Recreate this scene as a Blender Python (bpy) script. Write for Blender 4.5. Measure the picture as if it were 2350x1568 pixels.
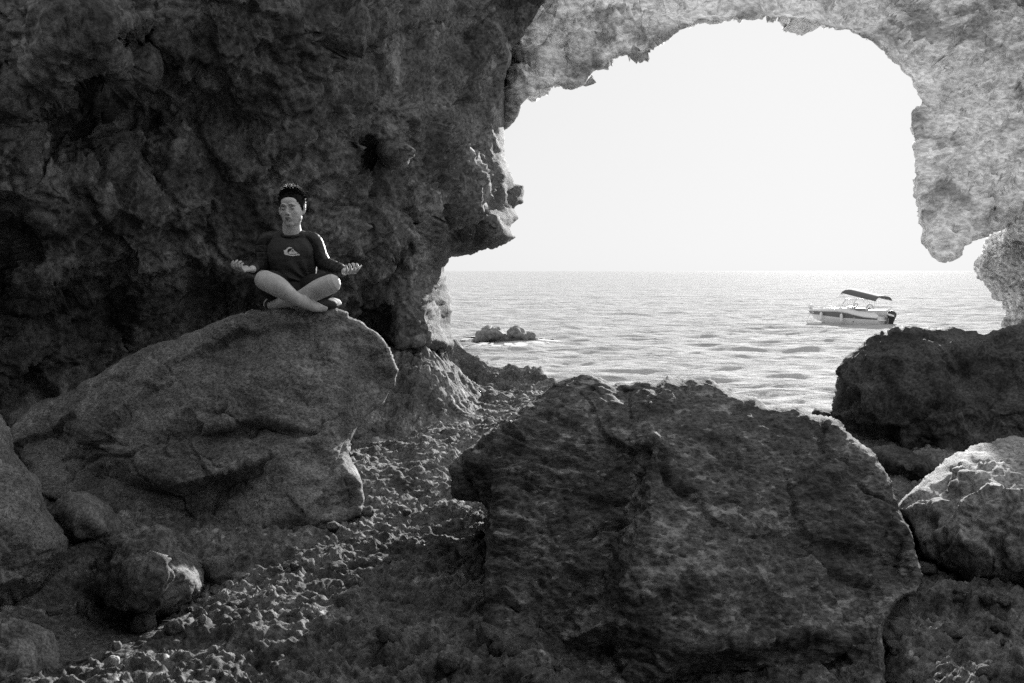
import bpy, math, random, time
import numpy as np
from mathutils import Vector
from mathutils.geometry import delaunay_2d_cdt
from mathutils.bvhtree import BVHTree
T0 = time.time()
random.seed(7); np.random.seed(7)
for o in list(bpy.data.objects): bpy.data.objects.remove(o)
S = bpy.context.scene
COL = S.collection

# ------------------------------------------------------------------ camera, sky, sun, exposure
EYE = 3.1                                   # metres above the sea
PITCH = math.radians(4.06)
FPX = 2350*35/36                            # focal length in units of a 2350 wide picture
cam_d = bpy.data.cameras.new('camera'); cam = bpy.data.objects.new('camera', cam_d); COL.objects.link(cam)
cam_d.lens = 35; cam_d.sensor_width = 36; cam_d.clip_start = .05; cam_d.clip_end = 60000
cam.location = (0, 0, EYE); cam.rotation_euler = (math.pi/2-PITCH, 0, 0)
cam_d.dof.use_dof = True; cam_d.dof.focus_distance = 6.6; cam_d.dof.aperture_fstop = 10
S.camera = cam

SUN_EL, SUN_AZ = math.radians(14.2), math.radians(18.7)     # azimuth to the right of the view
W = bpy.data.worlds.new('World'); S.world = W; W.use_nodes = True
nt = W.node_tree; nt.nodes.clear()
wo = nt.nodes.new('ShaderNodeOutputWorld'); bg = nt.nodes.new('ShaderNodeBackground')
sky = nt.nodes.new('ShaderNodeTexSky'); sky.sky_type = 'NISHITA'; sky.sun_disc = False
sky.sun_elevation = SUN_EL; sky.sun_rotation = SUN_AZ; sky.air_density = 1.0; sky.dust_density = 1.5
bw = nt.nodes.new('ShaderNodeRGBToBW'); pw = nt.nodes.new('ShaderNodeMath'); pw.operation = 'POWER'; pw.inputs[1].default_value = .06
ml = nt.nodes.new('ShaderNodeMath'); ml.operation = 'MULTIPLY'; ml.inputs[1].default_value = 3.05
nt.links.new(sky.outputs[0], bw.inputs[0]); nt.links.new(bw.outputs[0], pw.inputs[0]); nt.links.new(pw.outputs[0], ml.inputs[0])
nt.links.new(ml.outputs[0], bg.inputs[0]); bg.inputs[1].default_value = .125
nt.links.new(bg.outputs[0], wo.inputs[0])
sun_d = bpy.data.lights.new('sun', 'SUN'); sun_d.energy = 5.0; sun_d.angle = math.radians(.6); sun_d.color = (1, .995, .985)
sun = bpy.data.objects.new('sun', sun_d); COL.objects.link(sun)
sdir = Vector((math.sin(SUN_AZ)*math.cos(SUN_EL), math.cos(SUN_AZ)*math.cos(SUN_EL), math.sin(SUN_EL)))
sun.rotation_euler = sdir.to_track_quat('Z', 'Y').to_euler(); sun.location = (10, 30, 15)
S.view_settings.view_transform = 'Standard'; S.view_settings.look = 'None'; S.view_settings.exposure = 0.95; S.view_settings.gamma = 1
S.view_settings.use_curve_mapping = False
S.render.engine = 'CYCLES'
S.cycles.use_denoising = False; S.cycles.max_bounces = 8; S.cycles.diffuse_bounces = 5; S.cycles.glossy_bounces = 3
S.cycles.sample_clamp_indirect = 6; S.cycles.caustics_reflective = False; S.cycles.caustics_refractive = False

# ------------------------------------------------------------------ noise
def _h(ix, iy, iz, s):
    with np.errstate(over='ignore'):
        n = (ix.astype(np.uint32)*np.uint32(374761393) + iy.astype(np.uint32)*np.uint32(668265263)
             + iz.astype(np.uint32)*np.uint32(2147483647) + np.uint32((s*974711+17) & 0xffffffff))
        n = (n ^ (n >> np.uint32(13)))*np.uint32(1274126177); n = (n ^ (n >> np.uint32(15)))*np.uint32(2246822519)
        return n ^ (n >> np.uint32(16))
def perlin(p, f=1., s=0):
    q = np.asarray(p, dtype=np.float32)*np.float32(f) + np.float32(1000.37+s*7.13)
    i = np.floor(q); t = q-i; i = i.astype(np.int64)
    w = t*t*t*(t*(t*6-15)+10); out = np.zeros(len(q), np.float32)
    for dx in (0, 1):
        wx = w[:, 0] if dx else 1-w[:, 0]
        for dy in (0, 1):
            wy = w[:, 1] if dy else 1-w[:, 1]
            for dz in (0, 1):
                wz = w[:, 2] if dz else 1-w[:, 2]
                h = _h(i[:, 0]+dx, i[:, 1]+dy, i[:, 2]+dz, s)
                gx = (h & np.uint32(1023)).astype(np.float32)/511.5-1; gy = ((h >> np.uint32(10)) & np.uint32(1023)).astype(np.float32)/511.5-1
                gz = ((h >> np.uint32(20)) & np.uint32(1023)).astype(np.float32)/511.5-1
                out += wx*wy*wz*(gx*(t[:, 0]-dx)+gy*(t[:, 1]-dy)+gz*(t[:, 2]-dz))
    return out*1.3
def fbm(p, f=1., o=4, s=0, g=.5, l=2.03):
    a = 1.; r = 0
    for k in range(o): r = r+a*perlin(p, f, s+k); a *= g; f *= l
    return r
def ridged(p, f=1., o=3, s=0, g=.5, l=2.07):
    a = 1.; r = 0
    for k in range(o): r = r+a*(1-2*np.abs(perlin(p, f, s+k))); a *= g; f *= l
    return r
def worley(p, f=1., s=0, two=False):
    q = np.asarray(p, dtype=np.float32)*np.float32(f)+np.float32(500.1); i = np.floor(q); t = q-i; i = i.astype(np.int64)
    f1 = np.full(len(q), 9., np.float32); f2 = f1.copy(); cid = np.zeros(len(q), np.float32)
    for dx in (-1, 0, 1):
        for dy in (-1, 0, 1):
            for dz in (-1, 0, 1):
                h = _h(i[:, 0]+dx, i[:, 1]+dy, i[:, 2]+dz, s)
                ox = (h & np.uint32(1023)).astype(np.float32)/1023; oy = ((h >> np.uint32(10)) & np.uint32(1023)).astype(np.float32)/1023
                oz = ((h >> np.uint32(20)) & np.uint32(1023)).astype(np.float32)/1023
                d = (dx+ox-t[:, 0])**2+(dy+oy-t[:, 1])**2+(dz+oz-t[:, 2])**2
                m = d < f1; f2 = np.where(m, f1, np.minimum(f2, d)); cid = np.where(m, ox, cid); f1 = np.where(m, d, f1)
    return (np.sqrt(f1), np.sqrt(f2), cid) if two else np.sqrt(f1)
def facet(p, f=1., s=0):
    """random broken planes: each cell is cut by its own plane"""
    q = np.asarray(p, dtype=np.float32)*np.float32(f)+np.float32(700.3); i = np.floor(q); t = q-i; i = i.astype(np.int64)
    f1 = np.full(len(q), 9., np.float32); val = np.zeros(len(q), np.float32)
    for dx in (-1, 0, 1):
        for dy in (-1, 0, 1):
            for dz in (-1, 0, 1):
                h = _h(i[:, 0]+dx, i[:, 1]+dy, i[:, 2]+dz, s); h2 = _h(i[:, 0]+dx, i[:, 1]+dy, i[:, 2]+dz, s+77)
                o = [((h >> np.uint32(10*k)) & np.uint32(1023)).astype(np.float32)/1023 for k in range(3)]
                g = [((h2 >> np.uint32(10*k)) & np.uint32(1023)).astype(np.float32)/511.5-1 for k in range(3)]
                D = [dd+o[k]-t[:, k] for k, dd in enumerate((dx, dy, dz))]; d = D[0]**2+D[1]**2+D[2]**2
                v = D[0]*g[0]+D[1]*g[1]+D[2]*g[2]+.35*(o[0]-.5)
                m = d < f1; val = np.where(m, v, val); f1 = np.where(m, d, f1)
    return val
def sstep(a, b, x):
    t = np.clip((x-a)/(b-a), 0, 1); return t*t*(3-2*t)

# ------------------------------------------------------------------ geometry helpers
cp_, sp_ = math.cos(PITCH), math.sin(PITCH)
def P(px, py, d):
    """picture position (2350 wide) and forward distance -> world point; used to lay things out to scale"""
    px = np.asarray(px, float); py = np.asarray(py, float); d = np.asarray(d, float)
    u = (px-1175)/FPX; v = (784-py)/FPX
    yy = cp_+v*sp_; zz = -sp_+v*cp_
    return np.stack([u/yy*d, d+0*px, EYE+zz/yy*d], -1)
def prop(o, label=None, cat=None, group=None, kind=None):
    for k, v in (('label', label), ('category', cat), ('group', group), ('kind', kind)):
        if v: o[k] = v
    return o
def mesh(name, V, F, mat=None, parent=None, smooth=True, origin=None):
    V = np.asarray(V, dtype=np.float64)
    me = bpy.data.meshes.new(name)
    if origin is not None: V = V-np.asarray(origin)
    if isinstance(F, np.ndarray):
        k = F.shape[1]; n = len(F)
        me.vertices.add(len(V)); me.vertices.foreach_set('co', V.astype(np.float32).ravel())
        me.loops.add(n*k); me.loops.foreach_set('vertex_index', F.astype(np.int32).ravel())
        me.polygons.add(n); me.polygons.foreach_set('loop_start', np.arange(0, n*k, k, dtype=np.int32))
        try: me.polygons.foreach_set('loop_total', np.full(n, k, dtype=np.int32))
        except Exception: pass
        me.update(calc_edges=True)
    else:
        me.from_pydata([tuple(v) for v in V], [], [tuple(f) for f in F]); me.update()
    me.polygons.foreach_set('use_smooth', np.full(len(me.polygons), smooth))
    if mat: me.materials.append(mat)
    o = bpy.data.objects.new(name, me); COL.objects.link(o)
    if parent: o.parent = parent
    if origin is not None: o.location = origin
    return o
def empty(name, loc, label, cat, group=None):
    o = bpy.data.objects.new(name, None); COL.objects.link(o); o.location = loc
    return prop(o, label, cat, group)
def normals(V, F):
    a, b, c, d = (V[F[:, k]] for k in range(4))
    n = np.cross(c-a, d-b); N = np.zeros_like(V)
    for k in range(4): np.add.at(N, F[:, k], n)
    return N/np.maximum(np.linalg.norm(N, axis=1, keepdims=True), 1e-9)

def seg_dist(Q, A, B):
    """distance and nearest point from points Q to the segments A-B"""
    D = np.empty(len(Q)); NP_ = np.empty_like(Q); AB = B-A; L = (AB**2).sum(1)+1e-12
    for s in range(0, len(Q), 12000):
        q = Q[s:s+12000]; w = q[:, None, :]-A[None]
        t = np.clip((w*AB[None]).sum(2)/L, 0, 1); r = w-t[..., None]*AB[None]; dd = (r**2).sum(2)
        j = dd.argmin(1); D[s:s+12000] = np.sqrt(dd[np.arange(len(q)), j])
        NP_[s:s+12000] = A[j]+t[np.arange(len(q)), j][:, None]*AB[j]
    return D, NP_
def inside(Q, poly):
    c = np.zeros(len(Q), bool); n = len(poly)
    for i in range(n):
        x1, y1 = poly[i]; x2, y2 = poly[(i+1) % n]
        if y1 == y2: continue
        m = (y1 > Q[:, 1]) != (y2 > Q[:, 1])
        c ^= m & (Q[:, 0] < (x2-x1)*(Q[:, 1]-y1)/(y2-y1)+x1)
    return c
def rough_outline(out, amp, step, seed, free=None):
    pts = []; n = len(out)
    for i in range(n):
        a = np.array(out[i][:2], float); b = np.array(out[(i+1) % n][:2], float); L = np.linalg.norm(b-a)
        k = max(1, int(L/step)); pts += [a+(b-a)*j/k for j in range(k)]
    pts = np.array(pts); nx = np.roll(pts, -1, 0)-np.roll(pts, 1, 0); nn = np.stack([-nx[:, 1], nx[:, 0]], 1)
    nn /= np.maximum(np.linalg.norm(nn, axis=1, keepdims=True), 1e-6)
    q = np.stack([pts[:, 0], pts[:, 1], pts[:, 0]*0+seed*3.3], 1)
    d = amp*(1.2*fbm(q, 1/42., 2, seed)+.5*fbm(q, 1/16., 3, seed+5))
    return pts+nn*d[:, None]
def interp_tri(Q, C, D):
    """piecewise flat interpolation over the triangulated control points: gives rock its planes"""
    vs = [Vector((float(x), float(y))) for x, y in C]
    r = delaunay_2d_cdt(vs, [], [], 0, 1e-5)
    vo, fo, orig = r[0], r[2], r[3]
    dv = np.array([D[o[0]] if len(o) else 0 for o in orig]); X = np.array([[v.x, v.y] for v in vo])
    out = np.full(len(Q), np.nan)
    for f in fo:
        a, b, c = X[f[0]], X[f[1]], X[f[2]]
        lo = np.minimum(np.minimum(a, b), c)-.01; hi = np.maximum(np.maximum(a, b), c)+.01
        m = np.where((Q[:, 0] >= lo[0]) & (Q[:, 0] <= hi[0]) & (Q[:, 1] >= lo[1]) & (Q[:, 1] <= hi[1]))[0]
        if not len(m): continue
        q = Q[m]; det = (b[0]-a[0])*(c[1]-a[1])-(c[0]-a[0])*(b[1]-a[1])
        if abs(det) < 1e-9: continue
        u = ((q[:, 0]-a[0])*(c[1]-a[1])-(c[0]-a[0])*(q[:, 1]-a[1]))/det
        v = ((b[0]-a[0])*(q[:, 1]-a[1])-(q[:, 0]-a[0])*(b[1]-a[1]))/det
        k = (u >= -1e-4) & (v >= -1e-4) & (u+v <= 1+1e-4)
        out[m[k]] = dv[f[0]]*(1-u[k]-v[k])+dv[f[1]]*u[k]+dv[f[2]]*v[k]
    bad = np.where(np.isnan(out))[0]
    if len(bad):
        C = np.asarray(C); D = np.asarray(D)
        for s in range(0, len(bad), 4000):
            q = Q[bad[s:s+4000]]; j = ((q[:, None]-C[None])**2).sum(2).argmin(1); out[bad[s:s+4000]] = D[j]
    return out

def rock(name, outline, edge, ctrl, step, disp, mat, rough=5, rstep=9, seed=1, roundw=60, roundd=.25, thick=1.5, blur=4, backw=None, back=True, parent=None, edgeamp=.35, edgew=40, relax=.35):
    """a closed rock: outline and inner points given where the rock stands, each with its own distance;
    front built from planes between them, back bulged by `thick`, then displaced along its normals."""
    poly = rough_outline(outline, rough, rstep, seed)
    lo = poly.min(0)-step*2; hi = poly.max(0)+step*2
    gx = np.arange(lo[0], hi[0], step); gy = np.arange(lo[1], hi[1], step)
    X, Y = np.meshgrid(gx, gy); Q = np.stack([X.ravel(), Y.ravel()], 1)
    ins = inside(Q, poly).reshape(X.shape)
    cell = ins[:-1, :-1] | ins[1:, :-1] | ins[:-1, 1:] | ins[1:, 1:]
    used = np.zeros(X.shape, bool)
    for a in (slice(None, -1), slice(1, None)):
        for b in (slice(None, -1), slice(1, None)): used[a, b] |= cell
    A = poly; B = np.roll(poly, -1, 0)
    ui = np.where(used.ravel())[0]; q = Q[ui]
    dist, npt = seg_dist(q, A, B)
    isin = ins.ravel()[ui]
    q = np.where(isin[:, None], q, npt); dist = np.where(isin, dist, 0)
    C = [p[:2] for p in outline]; Dp = [p[2] if len(p) > 2 else edge(p[0], p[1]) for p in outline]
    C += [c[:2] for c in ctrl]; Dp += [c[2] for c in ctrl]
    F0 = interp_tri(q, C, Dp)
    G = np.zeros(X.size); G[ui] = F0; M = np.zeros(X.size); M[ui] = 1; G = G.reshape(X.shape); M = M.reshape(X.shape)
    for _ in range(blur):
        g = np.pad(G*M, 1); m = np.pad(M, 1)
        sg = sum(g[i:i+G.shape[0], j:j+G.shape[1]] for i in range(3) for j in range(3)); sm = sum(m[i:i+G.shape[0], j:j+G.shape[1]] for i in range(3) for j in range(3))
        G = sg/np.maximum(sm, 1)
    F0 = G.ravel()[ui]
    e = np.clip(dist/roundw, 0, 1); prof = np.sqrt(1-(1-e)**2)
    front = F0+roundd*(1-prof)
    bw_ = backw or roundw*2.5; e2 = np.clip(dist/bw_, 0, 1); backd = F0+roundd+thick*np.sqrt(1-(1-e2)**2)
    remap = -np.ones(X.size, int); remap[ui] = np.arange(len(ui))
    r, c = np.where(cell); nx = X.shape[1]
    i0 = remap[r*nx+c]; i1 = remap[r*nx+c+1]; i2 = remap[(r+1)*nx+c+1]; i3 = remap[(r+1)*nx+c]
    FF = np.stack([i0, i3, i2, i1], 1)
    VF = P(q[:, 0], q[:, 1], front)
    if back:
        bmap = np.arange(len(ui)); inn = np.where(isin)[0]; bmap[inn] = len(ui)+np.arange(len(inn))
        VB = P(q[inn, 0], q[inn, 1], backd[inn]); V = np.concatenate([VF, VB]); FB = bmap[np.stack([i0, i1, i2, i3], 1)]
        FA = np.concatenate([FF, FB])
        ok = np.array([True]*len(FF)+list((FB != FF[:, [0, 3, 2, 1]]).any(1)))
        FA = FA[ok]
    else: V, FA = VF, FF
    N = normals(V, FA)
    dn = disp(V); cnt_ = np.zeros(len(V)); np.add.at(cnt_, FA.ravel(), 1)
    for _ in range(1 if relax else 0):
        fm = dn[FA].mean(1); acc = np.zeros(len(V)); np.add.at(acc, FA.ravel(), np.repeat(fm, 4)); dn = (1-relax)*dn+relax*acc/np.maximum(cnt_, 1)
    ef = np.ones(len(V)); ef[:len(ui)] = edgeamp+(1-edgeamp)*np.clip(dist/edgew, 0, 1)
    if back: ef[len(ui):] = edgeamp+(1-edgeamp)*np.clip(dist[inn]/edgew, 0, 1)
    V = V+N*(dn*ef)[:, None]
    org = np.array([V[:, 0].mean(), V[:, 1].mean(), V[:, 2].min()])
    o = mesh(name, V, FA, mat, parent, origin=org)
    return o

# ------------------------------------------------------------------ materials (black and white place: greys only)
def grey(v): return (v, v, v, 1)
def mk(name, base=.3, rough=.6, **kw):
    m = bpy.data.materials.new(name); m.use_nodes = True; b = m.node_tree.nodes['Principled BSDF']
    b.inputs['Base Color'].default_value = grey(base); b.inputs['Roughness'].default_value = rough
    for k, v in kw.items(): b.inputs[k.replace('_', ' ')].default_value = v
    return m
def node(m, t, **kw):
    n = m.node_tree.nodes.new(t)
    for k, v in kw.items(): setattr(n, k, v)
    return n
def rock_mat(name, dark, light, scale=1.5, stretch=(1, 1, 1), rot=(0, 0, 0), bump=.35, spots=0., spotv=.5, spotscale=30, fine=60, contrast=(.38, .62), rough=.85, bdist=.02, pits=.3, mott=(.38, 1.65)):
    m = mk(name, dark, rough); N = m.node_tree; L = N.links.new; b = N.nodes['Principled BSDF']
    b.inputs['Specular IOR Level'].default_value = .25
    tc = node(m, 'ShaderNodeTexCoord'); mp = node(m, 'ShaderNodeMapping'); mp.inputs['Scale'].default_value = stretch; mp.inputs['Rotation'].default_value = rot
    L(tc.outputs['Object'], mp.inputs[0])
    n1 = node(m, 'ShaderNodeTexNoise'); n1.inputs['Scale'].default_value = scale; n1.inputs['Detail'].default_value = 9; n1.inputs['Roughness'].default_value = .68
    n2 = node(m, 'ShaderNodeTexNoise'); n2.inputs['Scale'].default_value = fine; n2.inputs['Detail'].default_value = 6; n2.inputs['Roughness'].default_value = .7
    n3 = node(m, 'ShaderNodeTexNoise'); n3.inputs['Scale'].default_value = spotscale; n3.inputs['Detail'].default_value = 5; n3.inputs['Roughness'].default_value = .6
    n4 = node(m, 'ShaderNodeTexVoronoi'); n4.inputs['Scale'].default_value = fine*.45
    for n in (n1, n2, n3, n4): L(mp.outputs[0], n.inputs['Vector'])
    r1 = node(m, 'ShaderNodeMapRange'); r1.inputs[1].default_value = contrast[0]; r1.inputs[2].default_value = contrast[1]; r1.inputs[3].default_value = dark; r1.inputs[4].default_value = light
    L(n1.outputs['Fac'], r1.inputs[0])
    r2 = node(m, 'ShaderNodeMapRange'); r2.inputs[1].default_value = .37; r2.inputs[2].default_value = .63; r2.inputs[3].default_value = mott[0]; r2.inputs[4].default_value = mott[1]
    L(n2.outputs['Fac'], r2.inputs[0])
    mu = node(m, 'ShaderNodeMath', operation='MULTIPLY'); L(r1.outputs[0], mu.inputs[0]); L(r2.outputs[0], mu.inputs[1]); col = mu.outputs[0]
    if spots > 0:
        r3 = node(m, 'ShaderNodeMapRange'); r3.inputs[1].default_value = .72-spots*.35; r3.inputs[2].default_value = .78-spots*.3; am = node(m, 'ShaderNodeMath', operation='MULTIPLY_ADD'); L(n1.outputs['Fac'], am.inputs[0]); am.inputs[1].default_value = .9; am.inputs[2].default_value = -.45; aa = node(m, 'ShaderNodeMath', operation='ADD'); L(am.outputs[0], aa.inputs[0]); L(n3.outputs['Fac'], aa.inputs[1]); L(aa.outputs[0], r3.inputs[0])
        mx = node(m, 'ShaderNodeMix'); mx.data_type = 'FLOAT'; L(r3.outputs[0], mx.inputs[0]); L(col, mx.inputs[2]); mx.inputs[3].default_value = spotv; col = mx.outputs[0]
    L(col, b.inputs['Base Color'])
    ad = node(m, 'ShaderNodeMath', operation='ADD'); m4 = node(m, 'ShaderNodeMath', operation='MULTIPLY'); L(n4.outputs['Distance'], m4.inputs[0]); m4.inputs[1].default_value = pits
    L(n2.outputs['Fac'], ad.inputs[0]); L(m4.outputs[0], ad.inputs[1])
    bp = node(m, 'ShaderNodeBump'); bp.inputs['Strength'].default_value = bump; bp.inputs['Distance'].default_value = bdist
    L(ad.outputs[0], bp.inputs['Height']); L(bp.outputs[0], b.inputs['Normal'])
    return m
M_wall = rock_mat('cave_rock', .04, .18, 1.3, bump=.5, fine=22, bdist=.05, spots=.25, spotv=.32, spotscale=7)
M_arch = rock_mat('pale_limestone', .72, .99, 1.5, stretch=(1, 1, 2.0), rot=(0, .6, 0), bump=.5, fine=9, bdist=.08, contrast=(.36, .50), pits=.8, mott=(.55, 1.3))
def stain(m, scale, lo, hi, v):
    N = m.node_tree; L = N.links.new; b = N.nodes['Principled BSDF']; src = b.inputs['Base Color'].links[0].from_socket
    tc = node(m, 'ShaderNodeTexCoord'); mp = node(m, 'ShaderNodeMapping'); mp.inputs['Rotation'].default_value = (.3, .5, .2); mp.inputs['Scale'].default_value = (1, 1, 1.7); n = node(m, 'ShaderNodeTexNoise'); n.inputs['Scale'].default_value = scale; n.inputs['Detail'].default_value = 8; n.inputs['Roughness'].default_value = .66
    L(tc.outputs['Object'], mp.inputs[0]); L(mp.outputs[0], n.inputs['Vector']); r = node(m, 'ShaderNodeMapRange'); r.inputs[1].default_value = lo; r.inputs[2].default_value = hi; r.inputs[3].default_value = 1; r.inputs[4].default_value = v
    L(n.outputs['Fac'], r.inputs[0]); mu = node(m, 'ShaderNodeMath', operation='MULTIPLY'); L(src, mu.inputs[0]); L(r.outputs[0], mu.inputs[1]); L(mu.outputs[0], b.inputs['Base Color'])
stain(M_arch, .75, .50, .62, .42)
M_sea_stack = rock_mat('pitted_limestone', .40, .95, 2.6, bump=.6, fine=18, bdist=.05)
M_ground = rock_mat('weathered_ground', .08, .22, 2.2, bump=.8, fine=38, bdist=.02, spots=.2, spotv=.5, spotscale=18)
M_boulder = rock_mat('smooth_boulder', .11, .26, 2.6, stretch=(1, 1, 1.5), rot=(0, .3, 0), bump=.8, fine=55, bdist=.015, spots=.28, spotv=.38, spotscale=16)
M_striated = rock_mat('striated_boulder', .045, .17, 2.6, stretch=(1, 1, 2.4), rot=(0, .35, 0), bump=.9, fine=34, bdist=.02, spots=.34, spotv=.36, spotscale=12)
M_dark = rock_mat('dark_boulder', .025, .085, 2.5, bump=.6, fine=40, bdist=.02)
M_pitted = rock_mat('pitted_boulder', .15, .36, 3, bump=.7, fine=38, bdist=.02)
M_knob = rock_mat('knobbly_rock', .10, .26, 5, bump=.9, fine=34, bdist=.025)
M_stone = rock_mat('loose_stone', .10, .26, 5, bump=.4, fine=70, bdist=.01)
M_white = rock_mat('white_stone', .40, .55, 8, bump=.3, fine=90, bdist=.006)

# ------------------------------------------------------------------ relief recipes
def pit(p, f, s, a): w = worley(p, f, s); return -a*np.clip(1-w/.55, 0, 1)**1.2
def d_wall(p):
    w = p+.30*fbm(p, .8, 3, 3)[:, None]*np.array([1, 1, .8])+.10*fbm(p+31, 2.6, 3, 4)[:, None]
    return .24*facet(w, .85, 11)+.10*facet(w+.05*fbm(p, 7, 2, 33)[:, None], 2.1, 12)+.035*facet(w, 5.5, 13)+.16*fbm(p, 1.1, 3, 5)+.045*fbm(w, 5., 4, 9)+.022*ridged(p, 8., 3, 10)+.018*fbm(p, 22, 3, 14)+pit(w, 4, 15, .07)
def d_arch(p):
    q = p*np.array([1, 1, 1.7])
    w = q+.25*fbm(p, 1.1, 3, 20)[:, None]
    return .20*fbm(p, .55, 3, 21)+.30*facet(w, .8, 28)+.13*facet(w*np.array([1, 1, 1.5]), 2.0, 29)+.09*ridged(w, 2.0, 4, 22)+.05*fbm(q, 5, 3, 23)+pit(w, 2.8, 24, .16)+pit(w, 6.5, 25, .09)+.03*fbm(q, 14, 3, 27)
def d_boulder(p):
    w = p+.10*fbm(p, 1.6, 3, 40)[:, None]
    q = p@np.array([[1, 0, .0], [0, 1, 0], [.35, .2, 1.]])*np.array([1, 1, 2.2])
    return crack(p*np.array([1, 1, 1.7]), 1.3, 401, .022, .035)+.060*facet(w*np.array([1, 1, 1.5]), 1.15, 47)+.014*facet(w, 3.6, 48)+.014*fbm(p, 1.3, 3, 41)+.012*ridged(q, 3.2, 4, 42)+.010*fbm(p, 9, 4, 43)+pit(p, 9, 44, .022)*sstep(.0, .5, fbm(p, 2, 2, 45))+.010*fbm(p, 34, 3, 46)+pit(p, 22, 49, .012)
def crack(p, f, s, wd, a):
    w = p+.22*fbm(p, 1.7, 3, s+1)[:, None]; f1, f2, c = worley(w, f, s, True)
    return -a*np.exp(-((f2-f1)/wd)**2)*sstep(-.25, .15, fbm(p+3, 1.1, 2, s+2))
def d_striated(p):
    w = p+.08*fbm(p, 1.9, 3, 50)[:, None]
    q = (w@np.array([[1, 0, .12], [0, 1, 0], [0, 0, 1.]]))*np.array([1, 1, 6.5])
    s = sstep(.52, .30, p[:, 0]-.35*(p[:, 2]-2.2))
    return crack(p*np.array([1, 1, 1.4]), 1.3, 405, .03, .04)*(1-.6*s)+.045*facet(w, 1.6, 57)*(1-.5*s)+.03*fbm(p, 1.2, 3, 51)+(.006+.034*s)*ridged(q, 2.8, 4, 52, .6)+.010*facet(w, 5, 58)+.016*fbm(p, 7, 4, 53)*(1-.4*s)+pit(p*np.array([1, 1, 1.6]), 12, 54, .024)*(1-.7*s)+.012*fbm(p, 30, 3, 56)+pit(p*np.array([1, 1, 1.8]), 26, 59, .012)
def d_dark(p):
    w = p+.08*fbm(p, 2, 3, 60)[:, None]
    return .12*facet(w, 1.5, 66)+.05*facet(w, 4.4, 67)+.03*fbm(p, 1.5, 3, 61)+.022*ridged(p, 5, 3, 62)+.016*fbm(p, 14, 4, 63)+pit(p, 8, 64, .03)
def d_pitted(p):
    w = p+.05*fbm(p, 4, 2, 70)[:, None]
    return .05*facet(w, 1.9, 76)+.03*facet(w, 5.5, 77)+.04*fbm(p, 1.6, 3, 71)+.015*ridged(w, 4, 3, 72)+pit(w*np.array([1, 1, 1.4]), 4.5, 73, .08)+pit(w, 12, 74, .03)+.010*fbm(p, 22, 3, 75)
def d_knob(p): return pit(p, 8, 85, .035)+.035*facet(p, 4.5, 84)+.018*facet(p, 11, 86)+.035*fbm(p, 2.6, 3, 81)+.03*ridged(p, 6, 3, 82)+.01*fbm(p, 20, 3, 83)+pit(p, 14, 84, .02)

# ------------------------------------------------------------------ ground
ZG = EYE-1.6
def ground_base(X, Y):
    z = ZG+.03*np.sin(X*1.7+.6)+.0*Y
    # ramp up to the foot of the pillar, low rim along the sea edge
    ramp = sstep(-.3, -1.0, X)*sstep(9.2, 11.3, Y)*(1-.55*sstep(12.0, 12.9, Y)); z = z+ramp*.64
    edge = 13.8-1.6*sstep(.3, 1.1, X)-2.2*sstep(1.1, 2.4, X)
    rim = np.exp(-((Y-edge+.1)/.28)**2); z = z+rim*(.14*sstep(1., .2, X)+.10*sstep(.6, -.8, X))
    z = z-2.4*sstep(edge+.12, edge+1.3, Y)
    z = z-.42*sstep(.05, .45, X)*sstep(1.75, 1.35, X)*sstep(4.9, 4.2, Y)
    z = z-.14*np.exp(-(((X+1.72)/.42)**2+((Y-5.0)/.5)**2))
    # hollow of sand at the lower left
    sand = np.exp(-(((X+1.98)/.38)**2+((Y-4.35)/.6)**2)); z = z-.05*sand
    return z, sand
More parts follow.
